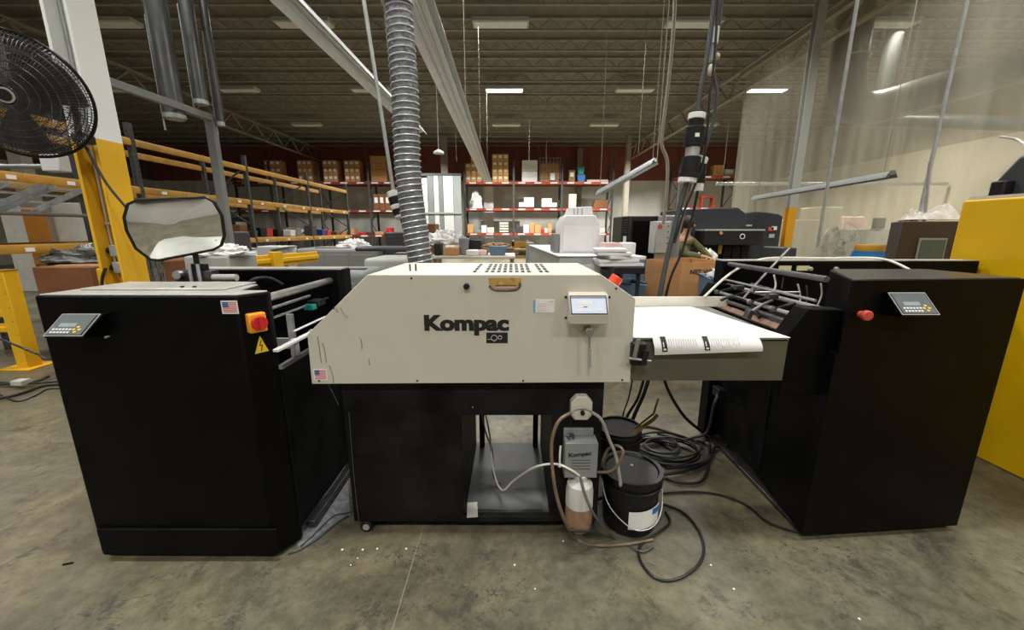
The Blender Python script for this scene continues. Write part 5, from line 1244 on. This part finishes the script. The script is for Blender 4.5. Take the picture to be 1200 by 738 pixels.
# grey and white tall sliding panels by the hose
x0 = xr(495, 20); 
M['dpanel'] = mat('panel_grey', srgb(100, 104, 102), .6)
pn = thing('tall_panel_wall', 'tall row of white and grey upright panels right of the flexible duct', 'partition', (xr(518, 20), 20, 0))
zt2 = AY(600, 206, 20).z
for k, (a_, b_, m_) in enumerate(((495, 502, 'grey'), (502, 509, 'dpanel'), (509, 515, 'grey'), (515, 520, 'dpanel'), (520, 532, 'grey'), (532, 541, 'midgrey'))):
    MB().box(xr(a_, 20), xr(b_, 20) - .02, 20, 20.1, .05, zt2 - (.0 if k else .1)).build('panel', M[m_], pn, bevel=.01)
MB().box(xr(495, 20), xr(541, 20), 19.96, 20, zt2 * .55, zt2 * .57).build('cross_rail', M['midgrey'], pn)
MB().box(xr(495, 20), xr(541, 20), 20.0, 20.3, zt2, zt2 + .12).build('top_rail', M['dgrey'], pn)

# ================================================================ MID CENTRE
def onY(px, py, Y): return AY(px, py, Y)
# workbench strip clutter x 500-600
p0, p1 = AY(500, 300, 7.0), AY(604, 300, 7.0)
t = thing('work_table', 'cluttered pale work table right of the flexible duct', 'table', ((p0.x + p1.x) / 2, 7.4, 0))
MB().box(p0.x, p1.x, 7.0, 8.0, p0.z - .05, p0.z).build('tabletop', M['cream'], t, bevel=.01)
for x in (p0.x + .05, p1.x - .1):
    for y in (7.05, 7.9): MB().box(x, x + .05, y, y + .05, 0, p0.z - .05).build('leg', M['steel'], t)
zt_ = p0.z
def item(name, lab, cat, pxa, pxb, pyt, m_, Y=7.1, d=.3, taper=0, bev=.02, zb_=None):
    a, b = AY(pxa, pyt, Y), AY(pxb, pyt, Y); z0 = zt_ if zb_ is None else zb_
    return tag(MB().prism([(a.x + taper, z0), (b.x - taper, z0), (b.x, a.z), (a.x, a.z)], 'y', Y, Y + d).build(name, M[m_], bevel=bev), lab, cat)
item('water_dispenser', 'small black box with a white dial beside the flexible duct foot', 'appliance', 508, 516, 285, 'ink')
item('cardboard_box', 'brown open carton on the cluttered pale table', 'box', 520, 537, 290, 'card')
item('storage_tub', 'light grey ribbed waste tub with a white liner on the pale table', 'tub', 537, 549, 279, 'midgrey', taper=.03, Y=7.3)
item('black_crate', 'black low crate right of the grey ribbed tub', 'crate', 549, 564, 281, 'ink', Y=7.5)
item('storage_tub', 'grey tub with brown rags at the right end of the pale table', 'tub', 572, 594, 288, 'bin', taper=.04)
item('folded_carton', 'white folded carton between the two tubs', 'box', 546, 560, 293, 'paper', Y=7.05)
item('pink_carton', 'pale pink carton left of the grey tub with rags', 'box', 560, 571, 293, 'pink', Y=7.15)
tag(heap((AY(522, 286, 7.5).x, 7.6, zt_ + .18), .35, .25, .22, 31).build('paper_heap', M['white']), 'white plastic heap on the left of the pale table', 'paper')
item('brown_carton', 'brown upright carton just right of the duct in front of the tall panels', 'box', 500, 510, 262, 'carddark', Y=9, d=.5, zb_=0)
tag(heap((AY(583, 285, 7.3).x, 7.3, AY(583, 288, 7.3).z - .02), .25, .16, .07, 33).build('rag_heap', M['rust']), 'brown rags heaped in the grey tub on the pale table', 'rags')
# worn yellow slatted stand
p0, p1 = AY(600, 282, 9.0), AY(620, 282, 9.0)
t = thing('yellow_stand', 'worn yellow wooden slatted stand left of the grey cabinets', 'stand', ((p0.x + p1.x) / 2, 9.2, 0))
for x in (p0.x, p1.x - .05): MB().box(x, x + .05, 9, 9.4, 0, p0.z).build('side', M['woodold'], t, bevel=.005)
for k in range(5):
    z = p0.z - .02 - k * .17; MB().box(p0.x, p1.x, 9, 9.4 if k else 9.05, z - (.12 if k == 0 else .04), z).build('slat', M['woodold'], t, bevel=.005)
# white copier on long grey cabinets
Yk = 4.4
a, b = AY(656, 297, Yk), AY(702, 297, Yk); zt3 = AY(680, 252, Yk).z; zb3 = a.z
t = thing('white_copier', 'white hooded machine standing on the grey cabinets in the centre', 'copier', ((a.x + b.x) / 2, Yk + .3, zb3))
w_ = b.x - a.x
MB().prism([(a.x, zb3), (b.x, zb3), (b.x, zt3 - .09), (b.x - .06, zt3), (a.x + .05, zt3), (a.x, zt3 - .09)], 'y', Yk, Yk + .5).build('hood', M['white'], t, bevel=.012)
MB().box(a.x + .03, b.x - .03, Yk - .01, Yk + .004, zb3 + .02, zt3 - .11).build('front_cover', M['white'], t, bevel=.006)
MB().prism([(a.x + .09, zt3), (b.x - .05, zt3), (b.x - .07, zt3 + .10), (a.x + .12, zt3 + .09)], 'y', Yk + .15, Yk + .45).build('top_housing', M['white'], t, bevel=.008)
for x in (.16, .2, .25): MB().box(a.x + x, a.x + x + .015, Yk + .145, Yk + .151, zt3 + .01, zt3 + .08).build('vent_rib', M['grey'], t)
MB().box(a.x - .06, a.x, Yk + .05, Yk + .5, zb3, zt3 - .2).build('side_housing', M['midgrey'], t, bevel=.01)
cb2 = thing('cabinet_row', 'long pale grey cabinet with flat top under the white hooded machine', 'cabinet', (a.x + .1, Yk, 0))
c0 = AY(655, 305, 3.9); c1 = AY(706, 305, 3.9)
MB().prism([(c0.x, 3.9), (c1.x, 3.9), (c1.x, 7.0), (AY(620, 288, 7.0).x, 7.0)], 'z', .0, zb3).build('carcass', M['grey'], cb2, bevel=.015)
MB().prism([(c0.x - .01, 3.89), (c1.x + .01, 3.89), (c1.x + .01, 7.0), (AY(619, 288, 7.0).x, 7.0)], 'z', zb3 - .0, zb3 + .004).build('top', M['white'], cb2)
MB().box(c0.x + .02, c1.x - .02, 3.885, 3.905, .1, zb3 - .08).build('door', M['white'], cb2, bevel=.004)
a = AY(620, 287, 6.9); item('grey_cabinet', 'upright grey cabinet at the far left end of the long cabinet', 'cabinet', 617, 626, 284, 'midgrey', Y=7.3, zb_=0)
# stacked paper piles
zpl = AY(725, 312, 3.6).z
tb = thing('paper_table', 'black table loaded with white paper right of the copier', 'table', (AY(730, 312, 3.6).x, 3.9, 0))
x0, x1 = AY(717, 312, 3.6).x, AY(752, 312, 3.6).x
MB().box(x0, x1, 3.5, 4.3, zpl - .06, zpl).build('tabletop', M['ink'], tb, bevel=.004)
for x in (x0 + .03, x1 - .06):
    for y in (3.53, 4.24): MB().box(x, x + .03, y, y + .03, 0, zpl - .06).build('leg', M['darksteel'], tb)
rd = random.Random(4)
for k in range(5):
    z = zpl + k * .032
    tag(MB().obox(((x0 + x1) / 2 - .02 + rd.uniform(-.05, .05) - k * .02, 3.76, z + .016), (.40 - .03 * k, .38, .028), (0, rd.uniform(-.015, .015), rd.uniform(-.2, .2))).build('paper_pile', M['paper'], bevel=.003),
        ['widest and lowest', 'second lowest', 'middle', 'second highest', 'topmost'][k] + ' white paper pile on the black table right of the copier', 'paper')
tag(MB().obox((x0 + .11, 4.15, zpl + .1), (.16, .2, .2), (0, 0, .15)).build('pink_carton', M['pink'], bevel=.004), 'pinkish carton right beside the white copier', 'box')
tag(MB().obox((x0 + .29, 4.15, zpl + .1), (.14, .2, .2), (0, 0, -.1)).build('white_carton', M['paper'], bevel=.01), 'white rounded packet beside the pinkish carton', 'box')
item('supply_cabinet', 'grey cabinet behind the paper table', 'cabinet', 702, 722, 300, 'dgrey', Y=4.7, d=.5, zb_=0)
# black server cabinet
Yb = 8.5
a, b = AY(731, 253, Yb), AY(773, 253, Yb); t = thing('server_cabinet', 'tall black cabinet with a white strip left of the grey electrical box', 'cabinet', ((a.x + b.x) / 2, Yb + .4, 0))
MB().prism([(a.x + .14, Yb), (b.x, Yb), (b.x, Yb + .9), (a.x, Yb + .9), (a.x, Yb + .12)], 'z', .05, a.z).build('body', M['ink'], t, bevel=.02)
MB().box(a.x + .2, b.x - .04, Yb - .015, Yb, .2, a.z - .1).build('door', M['black'], t, bevel=.01)
MB().box(a.x + .03, a.x + .12, Yb + .04, Yb + .06, a.z - .75, a.z - .42).build('white_strip', M['paper'], t)
g = MB()
for k in range(6): g.box(a.x + .02, a.x + .13, Yb + .03, Yb + .05, a.z - .1 - k * .05, a.z - .08 - k * .05)
g.build('vent', M['dgrey'], t)
# electrical box
Ye = 5.0
a, b = AY(766, 297, Ye), AY(790, 259, Ye); t = thing('electrical_box', 'grey electrical box with a red spot on its door, conduit above', 'electrical box', ((a.x + b.x) / 2, Ye + .1, 0))
MB().box(a.x, b.x - .03, Ye, Ye + .22, a.z, b.z).build('case', M['grey'], t, bevel=.008)
MB().box(a.x + .01, b.x - .05, Ye - .012, Ye, a.z + .01, b.z - .01).build('door', M['grey'], t, bevel=.004)
MB().cyl((a.x + .05, Ye - .016, b.z - .07), (a.x + .05, Ye - .012, b.z - .07), .03, 16).build('red_mark', M['pinkred'], t)
MB().box(a.x + .06, a.x + .16, Ye + .05, Ye + .15, 0, a.z).build('pedestal', M['galv'], t)
for k in range(5): MB().cyl((b.x - .07, Ye - .02, a.z + .06 + k * .07), (b.x - .07, Ye - .01, a.z + .06 + k * .07), .008, 8).build('latch', M['darksteel'], t)
item('wall_cabinet', 'grey metal cabinet behind the electrical box', 'cabinet', 780, 800, 252, 'midgrey', Y=5.6, d=.3, zb_=0)
# black digital press
Yp = 7.6
a, b = AY(800, 243, Yp), AY(873, 243, Yp)
t = thing('digital_press', 'long charcoal digital press behind the open cardboard box', 'press', ((a.x + b.x) / 2, Yp + .5, 0))
MB().prism([(a.x - .1, .1), (b.x + .05, .1), (b.x + .05, b.z - .12), (b.x - .12, b.z), (a.x - .05, b.z - .03)], 'y', Yp, Yp + 1).build('tall_body', M['press'], t, bevel=.02)
c_, d_ = AY(873, 248, Yp), AY(920, 252, Yp)
MB().prism([(b.x + .06, .1), (d_.x, .1), (d_.x, d_.z - .02), (d_.x - .1, d_.z + .03), (b.x + .25, c_.z + .01), (b.x + .06, c_.z - .02)], 'y', Yp + .05, Yp + 1).build('right_body', M['press'], t, bevel=.02)
e0, e1 = AY(826, 269, Yp - .35), AY(896, 267, Yp - .35)
hd = MB().box(e0.x, e1.x, Yp - .35, Yp + .1, e0.z - .28, e0.z - .02).build('console_head', M['ink'], t, bevel=.01)
MB().box(e0.x - .01, e1.x + .01, Yp - .36, Yp + .1, e0.z - .02, e0.z + .01).build('light_trim', M['grey'], hd)
MB().lathe([(.045, 0), (.05, .005), (.035, .008), (.035, 0)], (AY(870, 277, Yp - .36).x, Yp - .355, AY(870, 277, Yp - .36).z), 20, rot=(PI / 2, 0, 0)).build('round_emblem', M['paper'], hd)
MB().cyl((AY(845, 273, Yp - .36).x, Yp - .37, AY(845, 273, Yp - .36).z), (AY(845, 273, Yp - .36).x, Yp - .35, AY(845, 273, Yp - .36).z), .03, 12).build('amber_lamp', M['card'], hd)
f0, f1 = AY(850, 300, Yp - .2), AY(880, 300, Yp - .2)
for k in range(3): MB().box(f0.x + k * .17, f0.x + k * .17 + .15, Yp - .12, Yp - .02, .2, e0.z - .3).build('front_door', M['rubber'], t, bevel=.01)
MB().box(a.x + .3, e0.x + .1, Yp - .02, Yp + .0, e0.z - .12, e0.z - .09).build('edge_strip', M['grey'], t)
p = AY(846, 290, Yp - .2); MB().box(p.x - .03, p.x + .03, Yp - .15, Yp - .12, p.z - .12, p.z + .08).build('tag_label', M['yellowlabel'], t)
for px_, m_ in ((905, 'pinkred'), (909, 'paper'), (906, 'grey')):
    p = AY(px_, 268 + (m_ == 'paper') * -1 + (m_ == 'grey') * 8, Yp); MB().box(p.x - .05, p.x + .05, Yp + .035, Yp + .05, p.z - .04, p.z + .03).build('sticker', M[m_], t)
text_mb('Kodak' if False else '', 1, (0, 0, 0), (1, 0, 0), (0, 0, 1))
MB().box(AY(876, 264, Yp).x, AY(883, 262, Yp).x, Yp + .04, Yp + .05, AY(876, 265, Yp).z, AY(876, 263, Yp).z).build('name_plate', M['grey'], t)
item('small_cabinet', 'dark low cabinet with a pale lamp right of the black press', 'cabinet', 918, 935, 290, 'dgrey', Y=6.0, d=.5, zb_=0)
wq = AY(828, 303, 7.0); tag(MB().box(wq.x - .2, wq.x + .2, 6.85, 7.15, 0, wq.z).build('side_table', M['dgrey'], bevel=.01), 'small dark stand in front of the black press under a paper wad', 'table')
tag(heap((AY(828, 297, 7.0).x, 7.0, AY(828, 303, 7.0).z), .16, .12, .14, 41).build('paper_wad', M['paper']), 'white paper wad in front of the black press', 'paper')
# person in an olive jacket
Yh = 6.6
hx = AY(805, 265, Yh).x; hzz = AY(800, 263, Yh).z
pr_ = thing('person', 'person in an olive jacket bending forward behind the open cardboard box', 'person', (hx, Yh, 0))
jts = [(hx - .08, Yh, .92), (hx - .05, Yh, 1.15), (hx - .05, Yh, hzz - .28), (hx - .01, Yh - .02, hzz - .15), (hx + .01, Yh - .03, hzz - .05), (hx + .02, Yh - .04, hzz + .06),
       (hx - .20, Yh - .08, hzz - .30), (hx - .06, Yh - .25, hzz - .48), (hx + .12, Yh - .38, hzz - .50), (hx + .21, Yh - .42, hzz - .52),
       (hx + .12, Yh + .06, hzz - .26), (hx + .26, Yh - .08, hzz - .42), (hx + .34, Yh - .26, hzz - .56), (hx + .40, Yh - .34, hzz - .60),
       (hx - .27, Yh + .02, .86), (hx - .28, Yh - .02, .48), (hx - .29, Yh + .04, .09), (hx - .28, Yh - .10, .04),
       (hx - .08, Yh + .02, .86), (hx - .05, Yh - .04, .48), (hx - .06, Yh + .04, .09), (hx - .04, Yh - .10, .04)]
ed = [(0, 1), (1, 2), (2, 3), (3, 4), (4, 5), (2, 6), (6, 7), (7, 8), (8, 9), (2, 10), (10, 11), (11, 12), (12, 13), (0, 14), (14, 15), (15, 16), (16, 17), (0, 18), (18, 19), (19, 20), (20, 21)]
rad_ = [.15, .14, .13, .055, .085, .075, .07, .05, .035, .028, .07, .05, .035, .028, .095, .07, .05, .04, .095, .07, .05, .04]
def skin(name, idx, edges, radf, m_, parent, inflate=0.):
    me = bpy.data.meshes.new(name); rv = wm(parent).inverted()
    mp = {j: k for k, j in enumerate(idx)}
    me.from_pydata([rv @ Vector(jts[j]) for j in idx], [(mp[a], mp[b]) for a, b in edges], [])
    o = bpy.data.objects.new(name, me); C.objects.link(o); o.parent = parent
    sk = o.modifiers.new('Skin', 'SKIN')
    lay = me.skin_vertices[0].data if me.skin_vertices else None
    if lay is None:
        bpy.context.view_layer.objects.active = o; bpy.ops.mesh.customdata_skin_add(); lay = me.skin_vertices[0].data
    for k, j in enumerate(idx): lay[k].radius = (radf[j] + inflate, (radf[j] + inflate) * .85); lay[k].use_root = (k == 0)
    o.modifiers.new('Subd', 'SUBSURF').render_levels = 2; o.modifiers['Subd'].levels = 2
    me.materials.append(m_); return o
skin('body', list(range(22)), ed, rad_, M['skin'], pr_)
skin('jacket', [0, 1, 2, 6, 7, 8, 10, 11, 12], [(0, 1), (1, 2), (2, 6), (6, 7), (7, 8), (2, 10), (10, 11), (11, 12)], rad_, M['jacket'], pr_, .016)
skin('trousers', [0, 14, 15, 16, 18, 19, 20], [(0, 14), (14, 15), (15, 16), (0, 18), (18, 19), (19, 20)], rad_, M['trousers'], pr_, .012)
MB().ball((hx - .005, Yh - .035, hzz + .035), .10, .115, .115, 20, 12).build('hair', M['hair'], pr_)
MB().ball((hx + .105, Yh - .04, hzz - .02), .022, .014, .02, 10, 8).build('nose', M['skin'], pr_)
for hc_ in (Vector(jts[9]), Vector(jts[13])):
    g = MB().ball(hc_, .04, .045, .018)
    for k in range(4): g.tube([hc_ + Vector((.02 - .014 * k + .01, -.03, 0)), hc_ + Vector((.03 - .014 * k, -.065, -.008)), hc_ + Vector((.03 - .014 * k, -.085 + .004 * abs(k - 1), -.025))], .0085, 6, sub=3)
    g.tube([hc_ + Vector((-.03, 0, 0)), hc_ + Vector((-.055, -.03, -.01)), hc_ + Vector((-.05, -.055, -.02))], .009, 6, sub=3)
    g.build('hand', M['skin'], pr_)
# open cardboard box with NET WT printing
Yx = 4.0
a, b = AY(764, 352, Yx), AY(852, 308, Yx); dx_ = .0
t = thing('open_cardboard_box', 'big open brown cardboard box printed NET WT behind the tray', 'box', ((a.x + b.x) / 2, Yx + .4, 0))
mx_ = AY(799, 310, Yx).x
zt4 = b.z; lx2 = AY(760, 303, Yx + .62).x
corn = [(mx_, Yx), (b.x + .05, Yx + .12), (b.x + .02, Yx + .85), (AY(757, 302, Yx + .55).x, Yx + .55)]
def wallp(i, j, z0=.0, z1=None, th=.012):
    (x0, y0), (x1, y1) = corn[i], corn[j]; d = Vector((x1 - x0, y1 - y0, 0)).normalized(); n = Vector((-d.y, d.x, 0)) * th
    z1 = z1 or zt4
    lo = [Vector((x0, y0, z0)), Vector((x1, y1, z0)), Vector((x1, y1, z0)) + n, Vector((x0, y0, z0)) + n]
    return MB().hexa(lo, [v + Vector((0, 0, z1 - z0)) for v in lo])
for i, j in ((0, 1), (1, 2), (2, 3), (3, 0)): wallp(i, j).build('side_panel', M['card'], t, smooth=False)
MB().prism(corn, 'z', .01, .03).build('bottom', M['card'], t)
d = (Vector((corn[1][0] - corn[0][0], corn[1][1] - corn[0][1], 0))).normalized()
text_mb('NET WT. 40', .062, Vector((corn[0][0], corn[0][1], zt4 - .115)) + d * .10 + Vector((.003, -.004, 0)), d, (0, 0, 1), offset=.02, xs=1.2).build('printing', M['dgrey'], t, smooth=False)
# slate bins with papers
def bin_(label, px0, px1, py, Y, h_=None, dep=.5, taper=.04):
    a, b = AY(px0, py, Y), AY(px1, py, Y); z = a.z
    t = thing('slate_bin', label, 'bin', ((a.x + b.x) / 2, Y + dep / 2, 0)); cx, cy, w, d = (a.x + b.x) / 2, Y + dep / 2, (b.x - a.x) / 2, dep / 2
    def rect(w_, d_, z_): return [Vector((cx - w_, cy - d_, z_)), Vector((cx + w_, cy - d_, z_)), Vector((cx + w_, cy + d_, z_)), Vector((cx - w_, cy + d_, z_))]
    lo, hi, ih, il = rect(w - taper, d - taper, 0.005), rect(w, d, z), rect(w - .02, d - .02, z), rect(w - taper - .02, d - taper - .02, .04)
    mb = MB(); mb.add(lo + hi + ih + il, [(3, 2, 1, 0)] + [(i, (i + 1) % 4, (i + 1) % 4 + 4, i + 4) for i in range(4)] + [(i + 4, (i + 1) % 4 + 4, (i + 1) % 4 + 8, i + 8) for i in range(4)] + [(i + 8, (i + 1) % 4 + 8, (i + 1) % 4 + 12, i + 12) for i in range(4)] + [(12, 13, 14, 15)])
    mb.build('tub', M['bin'], t)
    MB().tube([v + Vector((0, 0, 0)) for v in hi], .016, 8, closed=True, smooth=False).build('rim', M['bin'], t)
    return cx, cy, z, w, d
bin_('slate blue bin just right of the orange button of the cream machine', 726, 757, 333, 3.65, dep=.4)
cx, cy, z, w, d = bin_('slate blue bin full of white paper before the open cardboard box', 834, 872, 326, 3.62, dep=.26)
rd = random.Random(9)
tag(heap((cx + .02, cy, z - .04), w * .85, d * .8, .11, 51).build('waste_paper', M['paper']), 'white waste paper heaped in the slate blue bin', 'paper')
item('slate_crate', 'dark slate crate on the floor between the paper table and the cardboard box', 'crate', 746, 757, 303, 'bin', Y=4.2, d=.5, zb_=0)

# ================================================================ RIGHT SIDE
# big yellow guard machine
Xs = 2.93
f_far = AX(1128, 235, Xs); zy_ = f_far.z
t = thing('yellow_machine', 'huge plain yellow machine guard at the right edge', 'machine', (3.8, 1.4, 0))
MB().box(Xs, Xs + 1.8, -.3, f_far.y, .0, zy_).build('guard_body', M['yellowbig'], t, bevel=.012)
MB().box(Xs + .02, Xs + 1.78, -.28, f_far.y - .02, zy_, zy_ + .02).build('top_sheet', M['cream'], t)
m2 = AX(1166, 205, Xs + .5)
t = thing('grey_scanner_head', 'dark grey angular unit standing on top of the yellow machine', 'machine head', (Xs + .6, 1.9, zy_ + .02))
a = AX(1166, 225, Xs + .25)
MB().prism([(1.15, zy_ + .02), (a.y, zy_ + .02), (a.y + .02, zy_ + .12), (a.y - .08, zy_ + .27), (1.15, zy_ + .30)], 'x', Xs + .25, Xs + .8).build('shell', M['dgrey'], t, bevel=.02)
MB().box(Xs + .18, Xs + .25, a.y - .1, a.y - .02, zy_ + .02, zy_ + .12).build('side_lug', M['rubber'], t, bevel=.01)
MB().box(Xs + .4, Xs + .9, 1.1, a.y - .2, zy_ + .30, zy_ + .37).build('upper_block', M['rubber'], t, bevel=.02)
MB().tube([AY(1170, 160, 2.2), AY(1190, 163, 2.2), AY(1205, 172, 2.1)], .006).build('aerial_wire', M['whitetube'], t)
tag(MB().sheet(lambda u, v: (Xs + .02 + v * .14, .9 + u * 1.0, zy_ + .03 + .02 * abs(math.sin(u * 11 + v * 3))), 20, 5, .004).build('paper_sheets', M['paper']), 'loose white sheets on the edge of the yellow machine top', 'paper')
# brown cabinet with window
Yw = 3.3
a, b = AY(1057, 259, Yw), AY(1135, 259, Yw); 
t = thing('brown_cabinet', 'dark brown cabinet with a dull glass window left of the yellow machine', 'cabinet', ((a.x + b.x) / 2, Yw + .3, 0))
MB().prism([(a.x, Yw), (b.x, Yw), (b.x, Yw + .45), (a.x + .34, Yw + .45)], 'z', .0, a.z).build('body', M['brownbox'], t, bevel=.008)
w0, w1 = AY(1068, 318, Yw), AY(1101, 279, Yw)
fr_ = MB().box(w0.x - .0, w1.x + .06, Yw - .012, Yw, w0.z - .1, w1.z).build('window_frame', M['midgrey'], t, bevel=.003)
MB().box(w0.x + .015, w1.x + .045, Yw - .016, Yw - .011, w0.z - .08, w1.z - .015).build('glass', M['tealglass'], fr_)
tag(MB().sheet(lambda u, v: (a.x + .10 + v * .24 + u * (b.x - a.x - .12 - v * .24), Yw + .03 + v * .38, a.z + .010 + .72 * (.085 * u + .035 * math.sin(u * 14 + v * 5) + .03 * math.sin(u * 5 - v * 9) + .06 * _nz.noise(Vector((u * 7, v * 5, 2))) + .05 * abs(_nz.noise(Vector((u * 16, v * 9, 5)))) + .02) * math.sin(PI * min(1, max(0, v))) ** .5 * min(1, u * 6)), 40, 20, .006).build('rag_cloth', M['cloth']), 'crumpled off-white cloth on top of the brown cabinet', 'cloth')
# blue drum
a = AY(1017, 303, 5.6); r_ = 17 * 5.4 / FPX; zt5 = AY(1017, 294, 5.6).z
t = thing('blue_drum', 'bright blue plastic drum with yellow lid behind the right black machine', 'drum', (a.x, 5.6, 0))
MB().lathe([(0, 0), (r_ * .9, 0), (r_, .04), (r_, .3), (r_ * 1.03, .32), (r_ * 1.03, .35), (r_, .37), (r_, zt5 - .12), (r_ * .93, zt5 - .04), (r_ * .93, zt5), (0, zt5)], (a.x, 5.6, 0), 36).build('body', M['blue'], t)
MB().lathe([(0, zt5), (r_ * .85, zt5), (r_ * .85, zt5 + .07), (r_ * .8, zt5 + .09), (0, zt5 + .09)], (a.x, 5.6, 0), 30).build('lid', M['yellowold'], t)
# fan behind the curtain
a = AX(985, 285, 6.9)
t = thing('floor_fan', 'grey round fan standing hazy behind the plastic curtain', 'fan', (a.x, a.y, 0))
r_ = .42
g = MB()
for k in range(36): g.bar(a + Vector((.05 * math.cos(k * PI / 18), -.08, .05 * math.sin(k * PI / 18))), a + Vector((r_ * math.cos(k * PI / 18), 0, r_ * math.sin(k * PI / 18))), .006, .006)
for q in (.15, .28, .42): g.tube([a + Vector((q * math.cos(k * PI / 18), -.05 * (1 - q / .42), q * math.sin(k * PI / 18))) for k in range(36)], .008, 5, closed=True, smooth=False)
g.build('cage', M['galv'], t)
for k in range(4): MB().obox(a + Vector((.2 * math.cos(k * PI / 2 + .4), .04, .2 * math.sin(k * PI / 2 + .4))), (.3, .01, .16), (.3, -(k * PI / 2 + .4), 0)).build('blade', M['dgrey'], t)
MB().cyl(a + Vector((0, .1, -.0)), (a.x, a.y + .1, .02), .03, 10).build('stand', M['dgrey'], t)
MB().cyl((a.x, a.y + .1, 0), (a.x, a.y + .1, .03), .25, 24).build('base', M['dgrey'], t)
# machines behind the curtain
for (px0, px1, py, Y, m_, lab) in ((1018, 1056, 268, 8.4, 'grey', 'pale grey machine with a screen seen through the curtain right of the fan'),):
    t, p0, p1, z_ = gpress(lab, px0, px1, py, Y, 1.0, m=m_, panels=1, bev=.03, name='hazy_machine', cat='machine')
    MB().box(p0.x + .05, p0.x + .3, Y - .03, Y, z_ + .0, z_ + .22).build('screen', M['dgrey'], t)
for (px, py, Y, m_, lab) in ((972, 255, 9.5, 'cream', 'pale carton stack behind the curtain above the fan'), (1000, 265, 10.5, 'pink', 'pinkish carton behind the curtain right of the fan top'), (945, 270, 9.2, 'cream', 'cream carton behind the curtain beside the yellow column foot')):
    p = AY(px, py, Y); tag(MB().box(p.x - .3, p.x + .3, Y, Y + .6, 0, p.z + .25).build('carton_stack', M[m_], bevel=.03), lab, 'box')
# rails on wall behind curtain
tag(MB().box(7.0, XR - .1, 13.9, 14.0, 2.9, 3.0).build('pipe_rail', M['galv'], bevel=.01), 'level grey rail crossing behind the curtain', 'rail')

# ================================================================ DEBRIS ON FLOOR
rd = random.Random(2)
for k, (x, y) in enumerate(((401, 644), (425, 644), (419, 654), (411, 662), (476, 643), (603, 662), (442, 643), (660, 634), (860, 690), (1007, 725), (833, 662), (627, 690))):
    p = AZ(x, y, 0); s_ = .0028 + rd.random() * .003
    tag(MB().lathe([(0, 0), (s_, .0), (s_ * .8, .002), (0, .003)], (p.x, p.y, 0.0005), 7).build('paper_scrap', M['paper']), 'tiny white paper scrap on the concrete floor', 'scrap', 'paper scraps on the floor')
p = AZ(80, 661, 0); tag(MB().obox((p.x, p.y, .004), (.035, .006, .006), (0, 0, .3)).build('dark_chip', M['rubber']), 'small dark chip alone on the floor left of the left black machine', 'scrap')
tag(MB().prism([tuple(AZ(x, y, 0))[:2] for x, y in ((345, 632), (352, 645), (372, 632), (398, 612), (410, 604), (408, 560), (404, 545), (380, 575))], 'z', .0004, .0012).build('dust_patch', mat('grey_dust', srgb(120, 122, 124), .9, 0, .45, 30)), 'grey dusty smear on the floor right of the left machine', 'dust', kind='stuff')

# ================================================================ CAMERA
cam = bpy.data.cameras.new('camera'); co = bpy.data.objects.new('camera', cam); C.objects.link(co)
cam.sensor_fit = 'HORIZONTAL'; cam.sensor_width = 36; cam.lens = 36 * FPX / 1200; cam.clip_end = 200; cam.clip_start = .05
co.location = (0, 0, CAMH); co.rotation_euler = (PI / 2 - PITCH, 0, 0)
sc_ = bpy.context.scene; sc_.camera = co
sc_.view_settings.view_transform = 'Standard'; sc_.view_settings.look = 'None'; sc_.view_settings.gamma = 1; sc_.view_settings.use_curve_mapping = False
sc_.view_settings.exposure = -0.12
